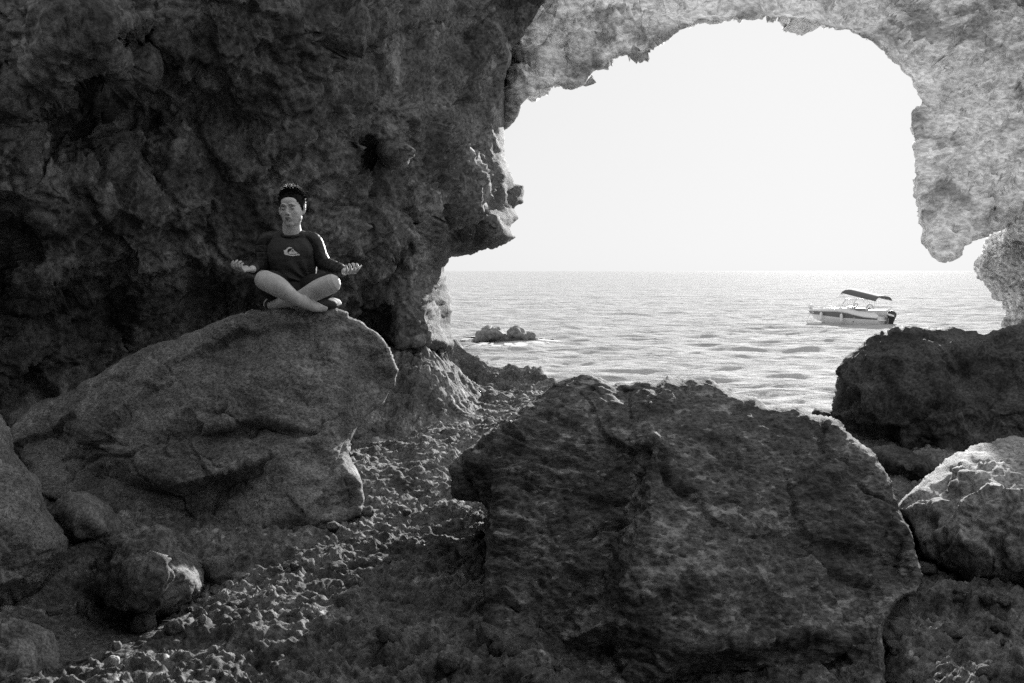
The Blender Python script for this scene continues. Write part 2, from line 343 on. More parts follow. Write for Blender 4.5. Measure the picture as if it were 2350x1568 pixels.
def build_ground():
    k = .00245; rows = np.exp(np.arange(math.log(2.6), math.log(16.0), k)); u = np.arange(-.66, .66, k*1.05)
    Y, U = np.meshgrid(rows, u, indexing='ij'); X = U*Y; X = X.ravel(); Y = Y.ravel()
    z, sand = ground_base(X, Y); p = np.stack([X, Y, z], 1)
    p0 = p.copy(); p0[:, 2] = 0
    w = p0+.10*fbm(p0, 3, 3, 100)[:, None]+.03*fbm(p0, 12, 2, 99)[:, None]; w[:, 2] = 0
    f1, f2, c = worley(w*np.array([1, 1.25, 1]), 4.6, 101, True)
    g1, g2, c2 = worley(w*np.array([1, 1.2, 1]), 12., 102, True)
    e1, e2, c3 = worley(w, 27., 108, True)
    patch = sstep(-.3, .4, fbm(p0, 1.0, 2, 103)); p2 = sstep(-.3, .3, fbm(p0, 2.2, 2, 109))
    far = sstep(6.5, 9, Y)
    cob = (.75-f1)*sstep(0, .22, f2-f1)*(.2+1.1*c)
    sm = (.75-g1)*sstep(0, .25, g2-g1)*(.1+1.3*c2*c2)
    ti = (.7-e1)*(.1+1.2*c3*c3)
    h = .09*fbm(p0, .9, 3, 104)+(.028+.05*far)*cob*(.2+.8*patch)+(.028+.014*far)*sm*(.35+.65*p2)+.012*ti+.026*ridged(w+2, 11, 3, 113, .6)+.022*facet(w, 6.5, 110)+.045*fbm(w, 3.2, 3, 111)+.030*ridged(w, 4.2, 4, 105, .6)*(1-.3*far)+.018*fbm(p0, 24, 3, 106)+pit(w, 7, 107, .07)+pit(w+5, 16, 112, .03)
    h = h*(1+.7*sstep(-.3, -1., X)*sstep(9.2, 10.5, Y))
    h = h*(1-.75*np.clip(sand*1.6, 0, 1))*(1-.6*sstep(14, 15, Y))
    z = z+h
    nr, nc = len(rows), len(u); idx = np.arange(nr*nc).reshape(nr, nc)
    F = np.stack([idx[:-1, :-1].ravel(), idx[:-1, 1:].ravel(), idx[1:, 1:].ravel(), idx[1:, :-1].ravel()], 1)
    V = np.stack([X, Y, z], 1)
    o = mesh('ground', V, F, M_ground); prop(o, kind='structure')
    # coarse ground that carries on behind and beside the camera
    gx = np.arange(-14, 14.1, .25); gy = np.arange(-9, 10.1, .25); XX, YY = np.meshgrid(gx, gy)
    pp = np.stack([XX.ravel(), YY.ravel(), XX.ravel()*0], 1); zz = ZG-.06+.08*fbm(pp, .9, 4, 104)-1.2*(sstep(.63, .57, np.abs(pp[:, 0])/np.maximum(pp[:, 1], .1))*sstep(2.7, 3.1, pp[:, 1]))-2.5*sstep(8.6, 9.8, pp[:, 1])
    pp[:, 2] = zz; n = len(gx); idx = np.arange(len(pp)).reshape(len(gy), n)
    F = np.stack([idx[:-1, :-1].ravel(), idx[:-1, 1:].ravel(), idx[1:, 1:].ravel(), idx[1:, :-1].ravel()], 1)
    prop(mesh('ground_behind', pp, F, M_ground), kind='structure')
    return V, F
GV, GF = build_ground()
gbvh = BVHTree.FromPolygons([tuple(v) for v in GV[::1]], [], epsilon=0) if False else None
def ground_z(x, y):
    k = .00245; r = (math.log(y)-math.log(2.6))/k; n = len(np.arange(-.66, .66, k*1.05)); c = (x/y+.66)/(k*1.05)
    return float(GV[int(round(r))*n+int(round(c)), 2])
print('ground', round(time.time()-T0, 1))

# ------------------------------------------------------------------ sea
def build_sea():
    k = .0042; rows = [9.5]
    while rows[-1] < 26000: rows.append(rows[-1]*(1+min(.3, max(k, .5*rows[-1]/7083))))
    rows = np.array(rows); u = np.concatenate([np.arange(-.9, -.14, .02), np.arange(-.14, .66, .0032), np.arange(.66, 1.3, .02)])
    Y, U = np.meshgrid(rows, u, indexing='ij'); X = (U*Y).ravel(); Y = Y.ravel()
    h = np.zeros(len(X)); q = np.stack([X*.5+Y*.06, Y-X*.05, X*0], 1)
    for lam, a, s in ((9, .05, 1), (4.2, .07, 2), (2.1, .10, 3), (1.1, .11, 4), (.55, .055, 5)):
        cellY = np.maximum(Y*k, Y*.0032*.42)*3.0
        fade = 1-sstep(lam*.8, lam*2.2, cellY)
        m = fade > 0
        pq = q[m]+np.array([0, .3, 0])*perlin(q[m], .15, 90+s)[:, None]*lam
        h[m] += a*fade[m]*(.6-1.5*np.abs(perlin(pq, 1/lam, 200+s))+.9*perlin(pq+9, 1/lam, 230+s))*.9
    V = np.stack([X, Y, h-.05], 1); nr, nc = len(rows), len(u); idx = np.arange(nr*nc).reshape(nr, nc)
    F = np.stack([idx[:-1, :-1].ravel(), idx[:-1, 1:].ravel(), idx[1:, 1:].ravel(), idx[1:, :-1].ravel()], 1)
    m = mk('sea_water', .40, .3); N = m.node_tree; L = N.links.new; N.nodes.remove(N.nodes['Principled BSDF'])
    df = node(m, 'ShaderNodeBsdfDiffuse'); df.inputs[0].default_value = grey(.43); gl = node(m, 'ShaderNodeBsdfGlossy'); gl.inputs['Color'].default_value = grey(.95); gl.inputs['Roughness'].default_value = .8
    lw = node(m, 'ShaderNodeLayerWeight'); lw.inputs[0].default_value = .35; fr = node(m, 'ShaderNodeMapRange'); fr.inputs[3].default_value = .0; fr.inputs[4].default_value = .16; mx = node(m, 'ShaderNodeMixShader')
    L(lw.outputs['Facing'], fr.inputs[0]); L(fr.outputs[0], mx.inputs[0]); L(df.outputs[0], mx.inputs[1]); L(gl.outputs[0], mx.inputs[2]); L(mx.outputs[0], N.nodes['Material Output'].inputs['Surface'])
    tc = node(m, 'ShaderNodeTexCoord'); mp = node(m, 'ShaderNodeMapping'); mp.inputs['Scale'].default_value = (.6, 1, 1); L(tc.outputs['Object'], mp.inputs[0])
    a = node(m, 'ShaderNodeTexNoise'); a.inputs['Scale'].default_value = .9; a.inputs['Detail'].default_value = 7; a.inputs['Roughness'].default_value = .62; L(mp.outputs[0], a.inputs['Vector'])
    c = node(m, 'ShaderNodeTexNoise'); c.inputs['Scale'].default_value = .16; c.inputs['Detail'].default_value = 4; L(mp.outputs[0], c.inputs['Vector'])
    ad = node(m, 'ShaderNodeMath', operation='MULTIPLY_ADD'); L(c.outputs['Fac'], ad.inputs[0]); ad.inputs[1].default_value = 3.; L(a.outputs['Fac'], ad.inputs[2])
    bp = node(m, 'ShaderNodeBump'); bp.inputs['Strength'].default_value = 1.; bp.inputs['Distance'].default_value = .9; L(ad.outputs[0], bp.inputs['Height'])
    for q_ in (df, gl, lw): L(bp.outputs[0], q_.inputs['Normal'])
    prop(mesh('sea', V, F, m), kind='structure')
build_sea()
print('sea', round(time.time()-T0, 1))

# ------------------------------------------------------------------ cave wall, arch, unseen roof
wall_out = [(-560, 1150), (-560, -460), (0, -400), (900, -230), (1330, -150, 10.9), (1300, -80, 11.2), (1240, 20, 11.3), (1215, 60, 11.4), (1170, 120, 11.6), (1160, 190, 11.7), (1163, 250, 11.8), (1160, 300, 11.8), (1163, 345, 11.8),
            (1172, 400, 11.8), (1178, 425, 11.9), (1200, 428, 12), (1196, 462, 12), (1176, 478, 11.8), (1186, 500, 11.8), (1172, 520, 11.7), (1183, 545, 11.7), (1160, 562, 11.6), (1090, 582, 11.5), (1040, 592, 11.7),
            (1022, 618, 11.9), (1030, 650, 12), (1036, 700, 12), (1030, 745, 12), (1042, 790, 12), (1035, 806, 12), (960, 813, 11.6), (905, 806, 11.2), (885, 840, 10.8), (860, 980, 10.6), (500, 1150, 9.5)]
def wall_edge(x, y): return np.interp(x, [-1500, 0, 1200], [5.5, 8.2, 12.9])
wall_ctrl = [(-600, 1000, 7), (-600, 500, 6.6), (-600, 0, 6.2), (-500, -600, 5.6), (0, -700, 6.5), (600, -600, 7.5), (1150, -500, 9.3),
             (0, 0, 6.9), (0, 260, 7.1), (140, 60, 6.6), (235, 60, 6.7), (262, 130, 6.9), (240, 200, 7.1), (160, 190, 7.0), (275, 100, 8.0), (250, 230, 8.3), (170, 260, 8.3), (175, 200, 8.1), (350, 150, 8.2), (300, 300, 8.6), (420, 230, 8.5),
             (80, 400, 7.7), (230, 420, 8.0), (200, 330, 8.2), (250, 520, 8.2), (380, 460, 8.5), (100, 620, 7.9), (360, 40, 7.9), (480, 20, 8.0), (520, 150, 8.3), (600, 90, 8.4), (610, 180, 8.5), (560, 300, 8.8),
             (700, 230, 8.8), (740, 130, 8.9), (800, 60, 9.2), (640, 20, 8.6), (900, 100, 10.3), (1000, 20, 11.3), (1080, 60, 11.7), (1150, 40, 11.8), (1180, -100, 12.2), (1000, -120, 12),
             (760, 290, 9.2), (850, 230, 9.6), (930, 250, 9.6), (962, 290, 9.75), (970, 330, 10.1), (900, 350, 9.7), (850, 300, 9.7), (1000, 210, 10.9), (1060, 260, 11.0), (1110, 180, 11.4),
             (640, 400, 9.0), (560, 500, 8.9), (730, 450, 9.2), (800, 400, 9.5), (845, 370, 10.05), (848, 480, 10.2), (866, 400, 10.0), (930, 380, 10.05), (1010, 370, 10.3), (1080, 385, 10.5), (1130, 410, 10.8), (880, 560, 10.25), (960, 560, 10.45), (1100, 480, 10.7), (1150, 530, 11.0), (1000, 470, 10.2),
             (850, 600, 10.0), (900, 605, 10.7), (1000, 600, 11.2), (870, 640, 10.7), (940, 650, 10.6), (975, 690, 10.5), (905, 795, 10.5), (960, 795, 10.4), (900, 700, 10.55), (1000, 720, 10.85), (1010, 640, 11.1), (985, 765, 10.45), (1030, 795, 11.2),
             (820, 640, 10.4), (840, 760, 11.2), (800, 800, 10.8), (700, 720, 10.0), (700, 620, 9.4), (600, 640, 9.2), (480, 600, 8.9), (350, 640, 8.7), (450, 700, 9.6), (250, 700, 9.2), (100, 720, 8.7), (0, 700, 8.4), (300, 800, 9.5), (0, 900, 8.6), (550, 800, 9.8)]
def deeper(L):
    return [(p[0], p[1]) if len(p) < 3 else (p[0], p[1], p[2]*(1+.10*max(0, min(1, (p[0]-800)/380)))) for p in L]
wall_ctrl = [(x, y, d+(.0034*(475-y) if 840 < x < 1190 and 365 < y < 585 else (-.0016*(350-y) if 450 < x < 840 and -50 < y < 350 else 0))) for x, y, d in wall_ctrl]
wall_out = deeper(wall_out); wall_ctrl = deeper(wall_ctrl)
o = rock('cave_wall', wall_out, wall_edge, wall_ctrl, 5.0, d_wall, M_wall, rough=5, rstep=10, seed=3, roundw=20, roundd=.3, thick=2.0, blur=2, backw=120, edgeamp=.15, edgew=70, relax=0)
prop(o, kind='structure')
print('wall', round(time.time()-T0, 1))

arch_out = [(1150, 320, 12.6), (1145, -120, 14.0), (1180, -340, 15.5), (1600, -420, 16.5), (2000, -420, 16), (2480, -300, 15), (2600, 100, 13.2), (2560, 480, 11.6), (2350, 462, 11.6), (2300, 520), (2262, 537), (2215, 560), (2190, 590), (2160, 597), (2130, 580), (2133, 558), (2118, 510),
            (2112, 470), (2105, 400), (2104, 345), (2095, 300), (2092, 262), (2098, 250), (2120, 240), (2108, 205), (2090, 180), (2070, 160), (2040, 125), (2000, 95), (1950, 72), (1890, 62), (1860, 52), (1825, 42), (1790, 44), (1740, 38), (1690, 38), (1650, 50), (1600, 52), (1560, 65), (1520, 85), (1480, 118),
            (1440, 122), (1400, 135), (1360, 158), (1335, 190), (1310, 203), (1275, 195), (1235, 205), (1190, 240)]
def arch_edge(x, y): return 12.9+(min(2.6, max(0, 600-y)*.0065)-.3)*max(0, min(1, (x-1650)/400))
arch_ctrl = [(1230, 150, 12.3), (1300, 120, 12.8), (1270, 60, 13.4), (1380, 60, 13.2), (1500, 20, 13.4), (1700, 0, 13.1), (1900, 20, 13.9), (1600, -150, 15.6), (1300, -120, 15.4), (1900, -200, 16), (2050, 40, 14.9), (2150, 120, 15.0), (2200, 0, 16.0), (2200, -200, 17),
             (2160, 250, 14.4), (2230, 200, 15), (2300, 100, 15.6), (2350, 250, 14.8), (2180, 400, 13.2), (2260, 350, 13.8), (2350, 400, 13.4), (2200, 520, 11.9), (2270, 470, 12.5), (2480, 0, 16), (2480, 300, 14.5)]
arch_out = [p if len(p) < 3 else (p[0], p[1], p[2]+1) for p in arch_out]; arch_ctrl = [(a, b, c+1) for a, b, c in arch_ctrl]
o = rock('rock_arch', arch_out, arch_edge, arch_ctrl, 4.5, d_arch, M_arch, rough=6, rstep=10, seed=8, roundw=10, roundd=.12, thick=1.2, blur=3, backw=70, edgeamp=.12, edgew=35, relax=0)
prop(o, 'bright pale limestone arch curving over the view of the open sea', 'rock arch')
ss_out = [(2350, 455, 12.4), (2380, 440), (2500, 400), (2800, 400), (3000, 700), (2900, 1000), (2450, 1000), (2330, 800), (2295, 742), (2305, 715), (2302, 690), (2270, 668), (2245, 640), (2243, 612), (2255, 590), (2262, 570), (2282, 540), (2310, 500)]
o = rock('sea_cliff', ss_out, lambda x, y: 14.4, [(2330, 600, 14.1), (2400, 560, 14.2), (2400, 650, 13.9), (2360, 700, 14.2), (2400, 760, 14.2), (2600, 600, 13.6), (2700, 800, 13.6)], 3.6, d_arch, M_sea_stack, rough=5, rstep=8, seed=15, roundw=30, roundd=.7, thick=1.5)
prop(o, 'rough pitted pale rock at right edge standing beneath the arch, undercut above the water', 'rock')

def cave_roof():
    """rough unseen vault over and behind the camera, cut open on the seaward side to steer the light"""
    az = np.radians(np.arange(0, 360.1, 2.)); el = np.radians(np.arange(-30, 90.1, 2.))
    A, E = np.meshgrid(az, el); A = A.ravel(); E = E.ravel()
    d = np.stack([np.sin(A)*np.cos(E), np.cos(A)*np.cos(E), np.sin(E)], 1)
    q = d/np.array([7.5, 8.0, 4.6]); R = 1/np.linalg.norm(q, axis=1)
    V = d*R[:, None]+np.array([0, 0, ZG]); V = V*np.array([1, 1, 1])
    n = fbm(V, .45, 4, 300)*.9; V = V*(1+.07*n[:, None])
    V[:, 2] += ROOF_LIFT
    na = len(az); idx = np.arange(len(V)).reshape(len(el), na)
    F = np.stack([idx[:-1, :-1].ravel(), idx[:-1, 1:].ravel(), idx[1:, 1:].ravel(), idx[1:, :-1].ravel()], 1)
    c = V[F].mean(1); ya = c[:, 1]; xa = c[:, 0]
    keep = ~((ya > ROOF_Y) & (np.abs(xa) < 30)) & ~((ya > ROOF_YR) & (xa > -.1))
    back = (ya < -3.0) & (xa > .0) & (c[:, 2] < EYE+BACK_H)       # unseen gap behind the camera, sized to set the ambient light
    keep &= ~back
    Vo = V*1.0; Vo[:, :2] *= 1.1; Vo[:, 2] = ZG+(V[:, 2]-ZG)*1.15+.2
    F = F[keep]; ne = len(V); fo = F[:, ::-1]+ne
    e = {}
    for f in F:
        for a, b in ((f[0], f[1]), (f[1], f[2]), (f[2], f[3]), (f[3], f[0])): e[(a, b)] = 1
    rim = np.array([[b, a, a+ne, b+ne] for (a, b) in e if (b, a) not in e])
    prop(mesh('cave_roof', np.concatenate([V, Vo]), np.concatenate([F[:, ::-1], fo[:, ::-1], rim]), M_wall), kind='structure')
ROOF_LIFT = -.3; ROOF_Y = 4.4; ROOF_YR = -.4; BACK_H = .6  # limits of the unseen roof, set for the light on arch and boulders
cave_roof()
print('cave', round(time.time()-T0, 1))

# ------------------------------------------------------------------ boulders
def lin(*kv):
    ks = [k for k, _ in kv]; vs = [v for _, v in kv]; return lambda x, y: float(np.interp(y, ks, vs))
o = rock('boulder', [(28, 990), (50, 962), (78, 935), (110, 920), (150, 905), (175, 893), (240, 852), (280, 825), (340, 797), (400, 780), (440, 765), (500, 738), (540, 730), (590, 716), (640, 709), (700, 708), (760, 710), (800, 722), (840, 745), (868, 762),
    (885, 790), (902, 815), (912, 850), (905, 885), (880, 922), (845, 950), (825, 975), (805, 1010), (800, 1045), (812, 1075), (828, 1110), (835, 1150), (822, 1178), (790, 1200), (760, 1230), (720, 1262), (690, 1285), (640, 1305), (590, 1315), (530, 1320), (470, 1310), (430, 1290), (400, 1260), (370, 1235), (320, 1235), (280, 1210), (250, 1190), (200, 1160), (140, 1150), (90, 1130), (60, 1070), (36, 1030)],
    lambda x, y: float(np.interp(y, [700, 900, 1150, 1320], [6.86, 6.86, 6.2, 5.8]))+.35*max(0, (500-x)/500),
    [(620, 755, 6.75), (750, 770, 6.75), (520, 790, 6.8), (400, 830, 6.8), (250, 900, 6.85), (120, 970, 6.95), (850, 830, 6.9), (840, 930, 6.75), (770, 900, 6.5), (600, 870, 6.45), (420, 930, 6.5), (250, 1000, 6.55), (260, 1040, 6.5), (470, 985, 6.33), (600, 960, 6.3), (470, 1000, 6.42), (600, 978, 6.40),
     (300, 1050, 6.35), (305, 1090, 6.3), (420, 1110, 6.15), (520, 1085, 6.12), (300, 1110, 6.48), (420, 1135, 6.35), (520, 1110, 6.3), (640, 1040, 6.15), (700, 1180, 5.85), (620, 1200, 5.85), (780, 1080, 6.25), (740, 1000, 6.3), (560, 1200, 5.95), (560, 1260, 5.85), (660, 1250, 5.85), (420, 1210, 6.3), (180, 1080, 6.75), (800, 1150, 6.3)],
    3.2, d_boulder, M_boulder, rough=4.5, rstep=8, seed=21, roundw=14, roundd=.06, thick=1.3, blur=1, edgew=25)
prop(o, 'biggest boulder at left, long and slanting, that the person sits on', 'boulder')
BOULDER = o
o = rock('boulder', [(1040, 1140), (1038, 1078), (1062, 1050), (1100, 1020), (1150, 978), (1200, 945), (1250, 908), (1290, 880), (1335, 866), (1400, 878), (1450, 876), (1505, 879), (1515, 872), (1532, 858), (1548, 866), (1562, 874), (1630, 870), (1680, 898), (1735, 914), (1765, 932), (1800, 934), (1830, 930), (1862, 950), (1908, 957), (1960, 1005), (2010, 1045), (2040, 1105), (2058, 1165), (2084, 1215), (2098, 1270), (2118, 1318), (2100, 1358), (2052, 1382), (2028, 1440), (2030, 1530), (2040, 1640), (1900, 1760), (1500, 1760), (1330, 1590), (1245, 1532), (1176, 1498), (1138, 1463), (1120, 1427), (1122, 1377), (1120, 1227), (1128, 1172), (1108, 1146)],
    lambda x, y: float(np.interp(y, [860, 1000, 1200, 1450, 1760], [5.55, 5.15, 4.75, 4.05, 3.4])),
    [(1532, 885, 5.35), (1300, 900, 5.5), (1400, 915, 5.35), (1440, 905, 5.5), (1490, 960, 5.05), (1500, 1000, 4.78), (1452, 1000, 4.98), (1490, 1180, 4.24), (1455, 1260, 4.1), (1395, 1260, 4.5), (1425, 1350, 3.98), (1365, 1350, 4.32), (1415, 1420, 3.95), (1430, 1480, 3.95),
     (1425, 1180, 4.64), (1400, 1000, 5.05), (1250, 1000, 5.05), (1150, 1080, 4.85), (1160, 1200, 4.55), (1300, 1200, 4.6), (1300, 1350, 4.3), (1150, 1400, 4.2), (1280, 1480, 4.15), (1400, 1490, 4.1), (1560, 950, 5.2), (1620, 910, 5.4), (1540, 1000, 4.9), (1750, 1000, 5.0), (1900, 1080, 4.9), (1700, 1150, 4.55), (1900, 1250, 4.6), (1600, 1300, 4.05), (1800, 1350, 4.2), (2000, 1300, 4.6), (2050, 1300, 4.7), (1560, 1490, 3.85), (1700, 1480, 3.9), (1850, 1440, 4.05), (1600, 1545, 4.05), (1750, 1535, 4.05), (1900, 1520, 4.1), (1950, 1480, 4.1), (1700, 1640, 3.7), (1950, 1620, 3.75), (1450, 1580, 3.85), (1700, 1720, 3.4), (1950, 1700, 3.4)],
    3.2, d_striated, M_striated, rough=5, rstep=8, seed=22, roundw=16, roundd=.09, thick=1.4, blur=1, edgew=30)
prop(o, 'great ridged boulder with dark streaked left face in the middle foreground', 'boulder')
o = rock('boulder', [(1912, 955), (1910, 915), (1916, 880), (1922, 852), (1945, 825), (1965, 808), (1990, 786), (2020, 770), (2045, 757), (2080, 752), (2130, 752), (2180, 756), (2220, 768), (2255, 771), (2290, 760), (2320, 745), (2360, 742), (2600, 730), (2750, 800), (2750, 1200), (2300, 1250), (2100, 1120), (2020, 1062), (1962, 1012), (1925, 978)],
    lambda x, y: float(np.interp(y, [740, 1000, 1200], [9.5, 9.2, 8.9])),
    [(2050, 790, 9.10), (2045, 830, 8.95), (1990, 850, 9.15), (2150, 800, 8.95), (2250, 810, 9.10), (2400, 790, 8.90), (2000, 930, 8.85), (2150, 950, 8.50), (2350, 940, 8.40), (2100, 1050, 8.60), (2300, 1080, 8.40), (2550, 950, 8.30), (2600, 1100, 8.30)],
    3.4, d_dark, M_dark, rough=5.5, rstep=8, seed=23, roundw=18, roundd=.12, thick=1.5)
prop(o, 'dark shaded boulder at right edge of the cave mouth, in front of the boat', 'boulder')
o = rock('boulder', [(2058, 1170), (2078, 1138), (2110, 1112), (2140, 1082), (2168, 1058), (2192, 1044), (2230, 1025), (2270, 1016), (2300, 1004), (2350, 1003), (2450, 1000), (2600, 1050), (2700, 1200), (2650, 1450), (2450, 1500), (2360, 1425), (2290, 1400), (2255, 1375), (2200, 1330), (2150, 1300), (2106, 1288), (2098, 1255), (2085, 1215)],
    lambda x, y: float(np.interp(y, [1003, 1045, 1110, 1200, 1300, 1480], [6.6, 5.9, 5.6, 5.3, 5.15, 4.75])),
    [(2130, 1150, 5.25), (2230, 1075, 5.35), (2300, 1060, 5.5), (2350, 1060, 5.5), (2400, 1080, 5.3), (2150, 1230, 5.0), (2130, 1270, 5.05), (2210, 1180, 4.95), (2240, 1160, 4.86), (2300, 1140, 4.85), (2350, 1130, 4.85), (2230, 1230, 4.82), (2300, 1220, 4.78), (2400, 1160, 4.72), (2200, 1290, 4.95), (2280, 1320, 4.85), (2350, 1280, 4.7), (2500, 1200, 4.6), (2450, 1350, 4.6)],
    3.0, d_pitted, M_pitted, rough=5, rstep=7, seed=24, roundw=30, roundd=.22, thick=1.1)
prop(o, 'pale cratered boulder catching the sun at the right edge, below the dark one', 'boulder')
o = rock('boulder', [(-30, 940), (0, 955), (22, 985), (30, 1030), (55, 1070), (85, 1100), (110, 1170), (135, 1210), (160, 1240), (158, 1270), (140, 1310), (120, 1350), (85, 1385), (30, 1420), (-60, 1440), (-400, 1430), (-500, 1200), (-400, 950), (-150, 900)],
    lambda x, y: float(np.interp(y, [940, 1200, 1440], [5.6, 5.1, 4.75])), [(10, 1060, 4.95), (60, 1150, 4.75), (0, 1190, 4.45), (90, 1250, 4.55), (110, 1290, 4.75), (60, 1330, 4.5), (0, 1350, 4.4), (-200, 1150, 4.4), (-250, 1350, 4.3)],
    3.4, d_boulder, M_boulder, rough=5, rstep=8, seed=25, roundw=35, roundd=.2, thick=.9)
prop(o, 'tall rounded boulder cut by the left edge, beside the slanting one', 'boulder')
o = rock('rock', [(-40, 1405), (10, 1413), (45, 1418), (90, 1432), (122, 1455), (134, 1500), (142, 1540), (150, 1600), (130, 1700), (-200, 1720), (-300, 1500), (-150, 1400)],
    lambda x, y: float(np.interp(y, [1400, 1700], [4.2, 3.6])), [(30, 1470, 3.88), (90, 1485, 3.92), (60, 1560, 3.68), (-80, 1500, 3.72), (-80, 1620, 3.52), (80, 1640, 3.62)],
    2.8, d_pitted, M_stone, rough=5, rstep=7, seed=26, roundw=25, roundd=.15, thick=.6)
prop(o, 'spongy pitted rock in the lower left corner', 'rock')
o = rock('rock', [(212, 1320), (222, 1290), (240, 1262), (262, 1235), (290, 1215), (320, 1205), (345, 1212), (375, 1205), (395, 1225), (400, 1262), (425, 1275), (450, 1290), (468, 1315), (465, 1345), (445, 1380), (400, 1405), (350, 1418), (290, 1415), (250, 1395), (222, 1360)],
    lambda x, y: float(np.interp(y, [1205, 1420], [5.0, 4.75])), [(300, 1250, 4.65), (360, 1245, 4.68), (310, 1310, 4.42), (360, 1320, 4.36), (420, 1320, 4.6), (330, 1370, 4.46), (260, 1320, 4.62), (445, 1310, 5.0)],
    2.4, d_knob, M_knob, rough=6, rstep=7, seed=27, roundw=30, roundd=.35, thick=.6)
prop(o, 'knobbly pale rock at the foot of the slanting boulder', 'rock')
o = rock('rock', [(118, 1180), (135, 1150), (160, 1132), (195, 1130), (225, 1145), (250, 1168), (275, 1200), (268, 1240), (240, 1270), (180, 1285), (140, 1250)],
    lambda x, y: float(np.interp(y, [1130, 1280], [5.75, 5.6])), [(180, 1170, 5.35), (220, 1200, 5.3), (180, 1230, 5.4)],
    2.6, d_knob, M_stone, rough=5, rstep=7, seed=28, roundw=30, roundd=.2, thick=.5)
prop(o, 'dim round rock wedged behind the knobbly one', 'rock')
o = rock('rock', [(5, 955), (20, 940), (45, 934), (75, 938), (85, 960), (60, 1000), (20, 1000)], lambda x, y: 8.0, [(45, 960, 7.7)], 2.4, d_knob, M_stone, rough=4, rstep=6, seed=29, roundw=20, roundd=.15, thick=.4)
prop(o, 'dim little rock behind the far left tip of the slanting boulder', 'rock')
o = rock('rock', [(1866, 948), (1872, 936), (1890, 937), (1912, 942), (1930, 960), (1920, 1000), (1870, 990)], lambda x, y: 9.6, [(1890, 955, 9.4)], 2.0, d_knob, M_dark, rough=3, rstep=5, seed=30, roundw=15, roundd=.15, thick=.4)
prop(o, 'low dark rock between the ridged boulder and the dark boulder', 'rock')
o = rock('rock', [(1990, 1045), (2010, 1030), (2045, 1026), (2085, 1036), (2125, 1048), (2165, 1072), (2130, 1130), (2075, 1165), (2045, 1120)], lambda x, y: 7.6, [(2050, 1060, 7.3), (2090, 1080, 7.1)], 2.4, d_knob, M_dark, rough=5, rstep=6, seed=33, roundw=18, roundd=.2, thick=.6)  # added dark filler rock, stands in for the shade in this gap
prop(o, 'added dark rock standing in for shade in the gap under the dark boulder, behind the cratered one', 'rock')
def d_reef(p): return .35*facet(p, 1.6, 93)+.22*fbm(p, 1.1, 3, 91)+.14*ridged(p, 2.6, 3, 92)
DR = 43.
o = rock('rock', [(1084, 782), (1096, 768), (1108, 756), (1120, 752), (1134, 758), (1146, 752), (1156, 764), (1164, 770), (1174, 758), (1186, 753), (1196, 757), (1208, 766), (1216, 768), (1226, 780), (1216, 792), (1090, 792)], lambda x, y: DR, [(1130, 765, DR-.6), (1190, 765, DR-.6)], 1.5, d_reef, M_stone, rough=6, rstep=3, seed=31, roundw=8, roundd=.3, thick=1.6)
prop(o, 'jagged reef rock breaking the sea surface beside the pillar', 'rock')
def foam():
    c = P(1155, 784, DR); V = []; F = []; n = 90; rad = (1.0, 1.2, 1.5)
    for k, r in enumerate(rad):
        for j in range(n):
            a = 2*math.pi*j/n; q = np.array([[math.cos(a)*2.2, math.sin(a)*2.2, k*1.]]); w = 1+.35*float(fbm(q, 1.4, 3, 95)[0])*(k > 0)
            V.append((c[0]+1.5*r*w*math.cos(a), c[1]+.4+2.6*r*w*math.sin(a), .14-.04*k))
    for k in range(2):
        for j in range(n):
            if float(fbm(np.array([[j*.13, k*3., 1.]]), 2.3, 2, 96)[0]) > .0: F.append((k*n+j, k*n+(j+1) % n, (k+1)*n+(j+1) % n, (k+1)*n+j))
    prop(mesh('foam', V, F, mk('sea_foam', .52, .9)), 'white foam washing round the reef rock in the sea', 'foam', kind='stuff')
foam()
print('boulders', round(time.time()-T0, 1))
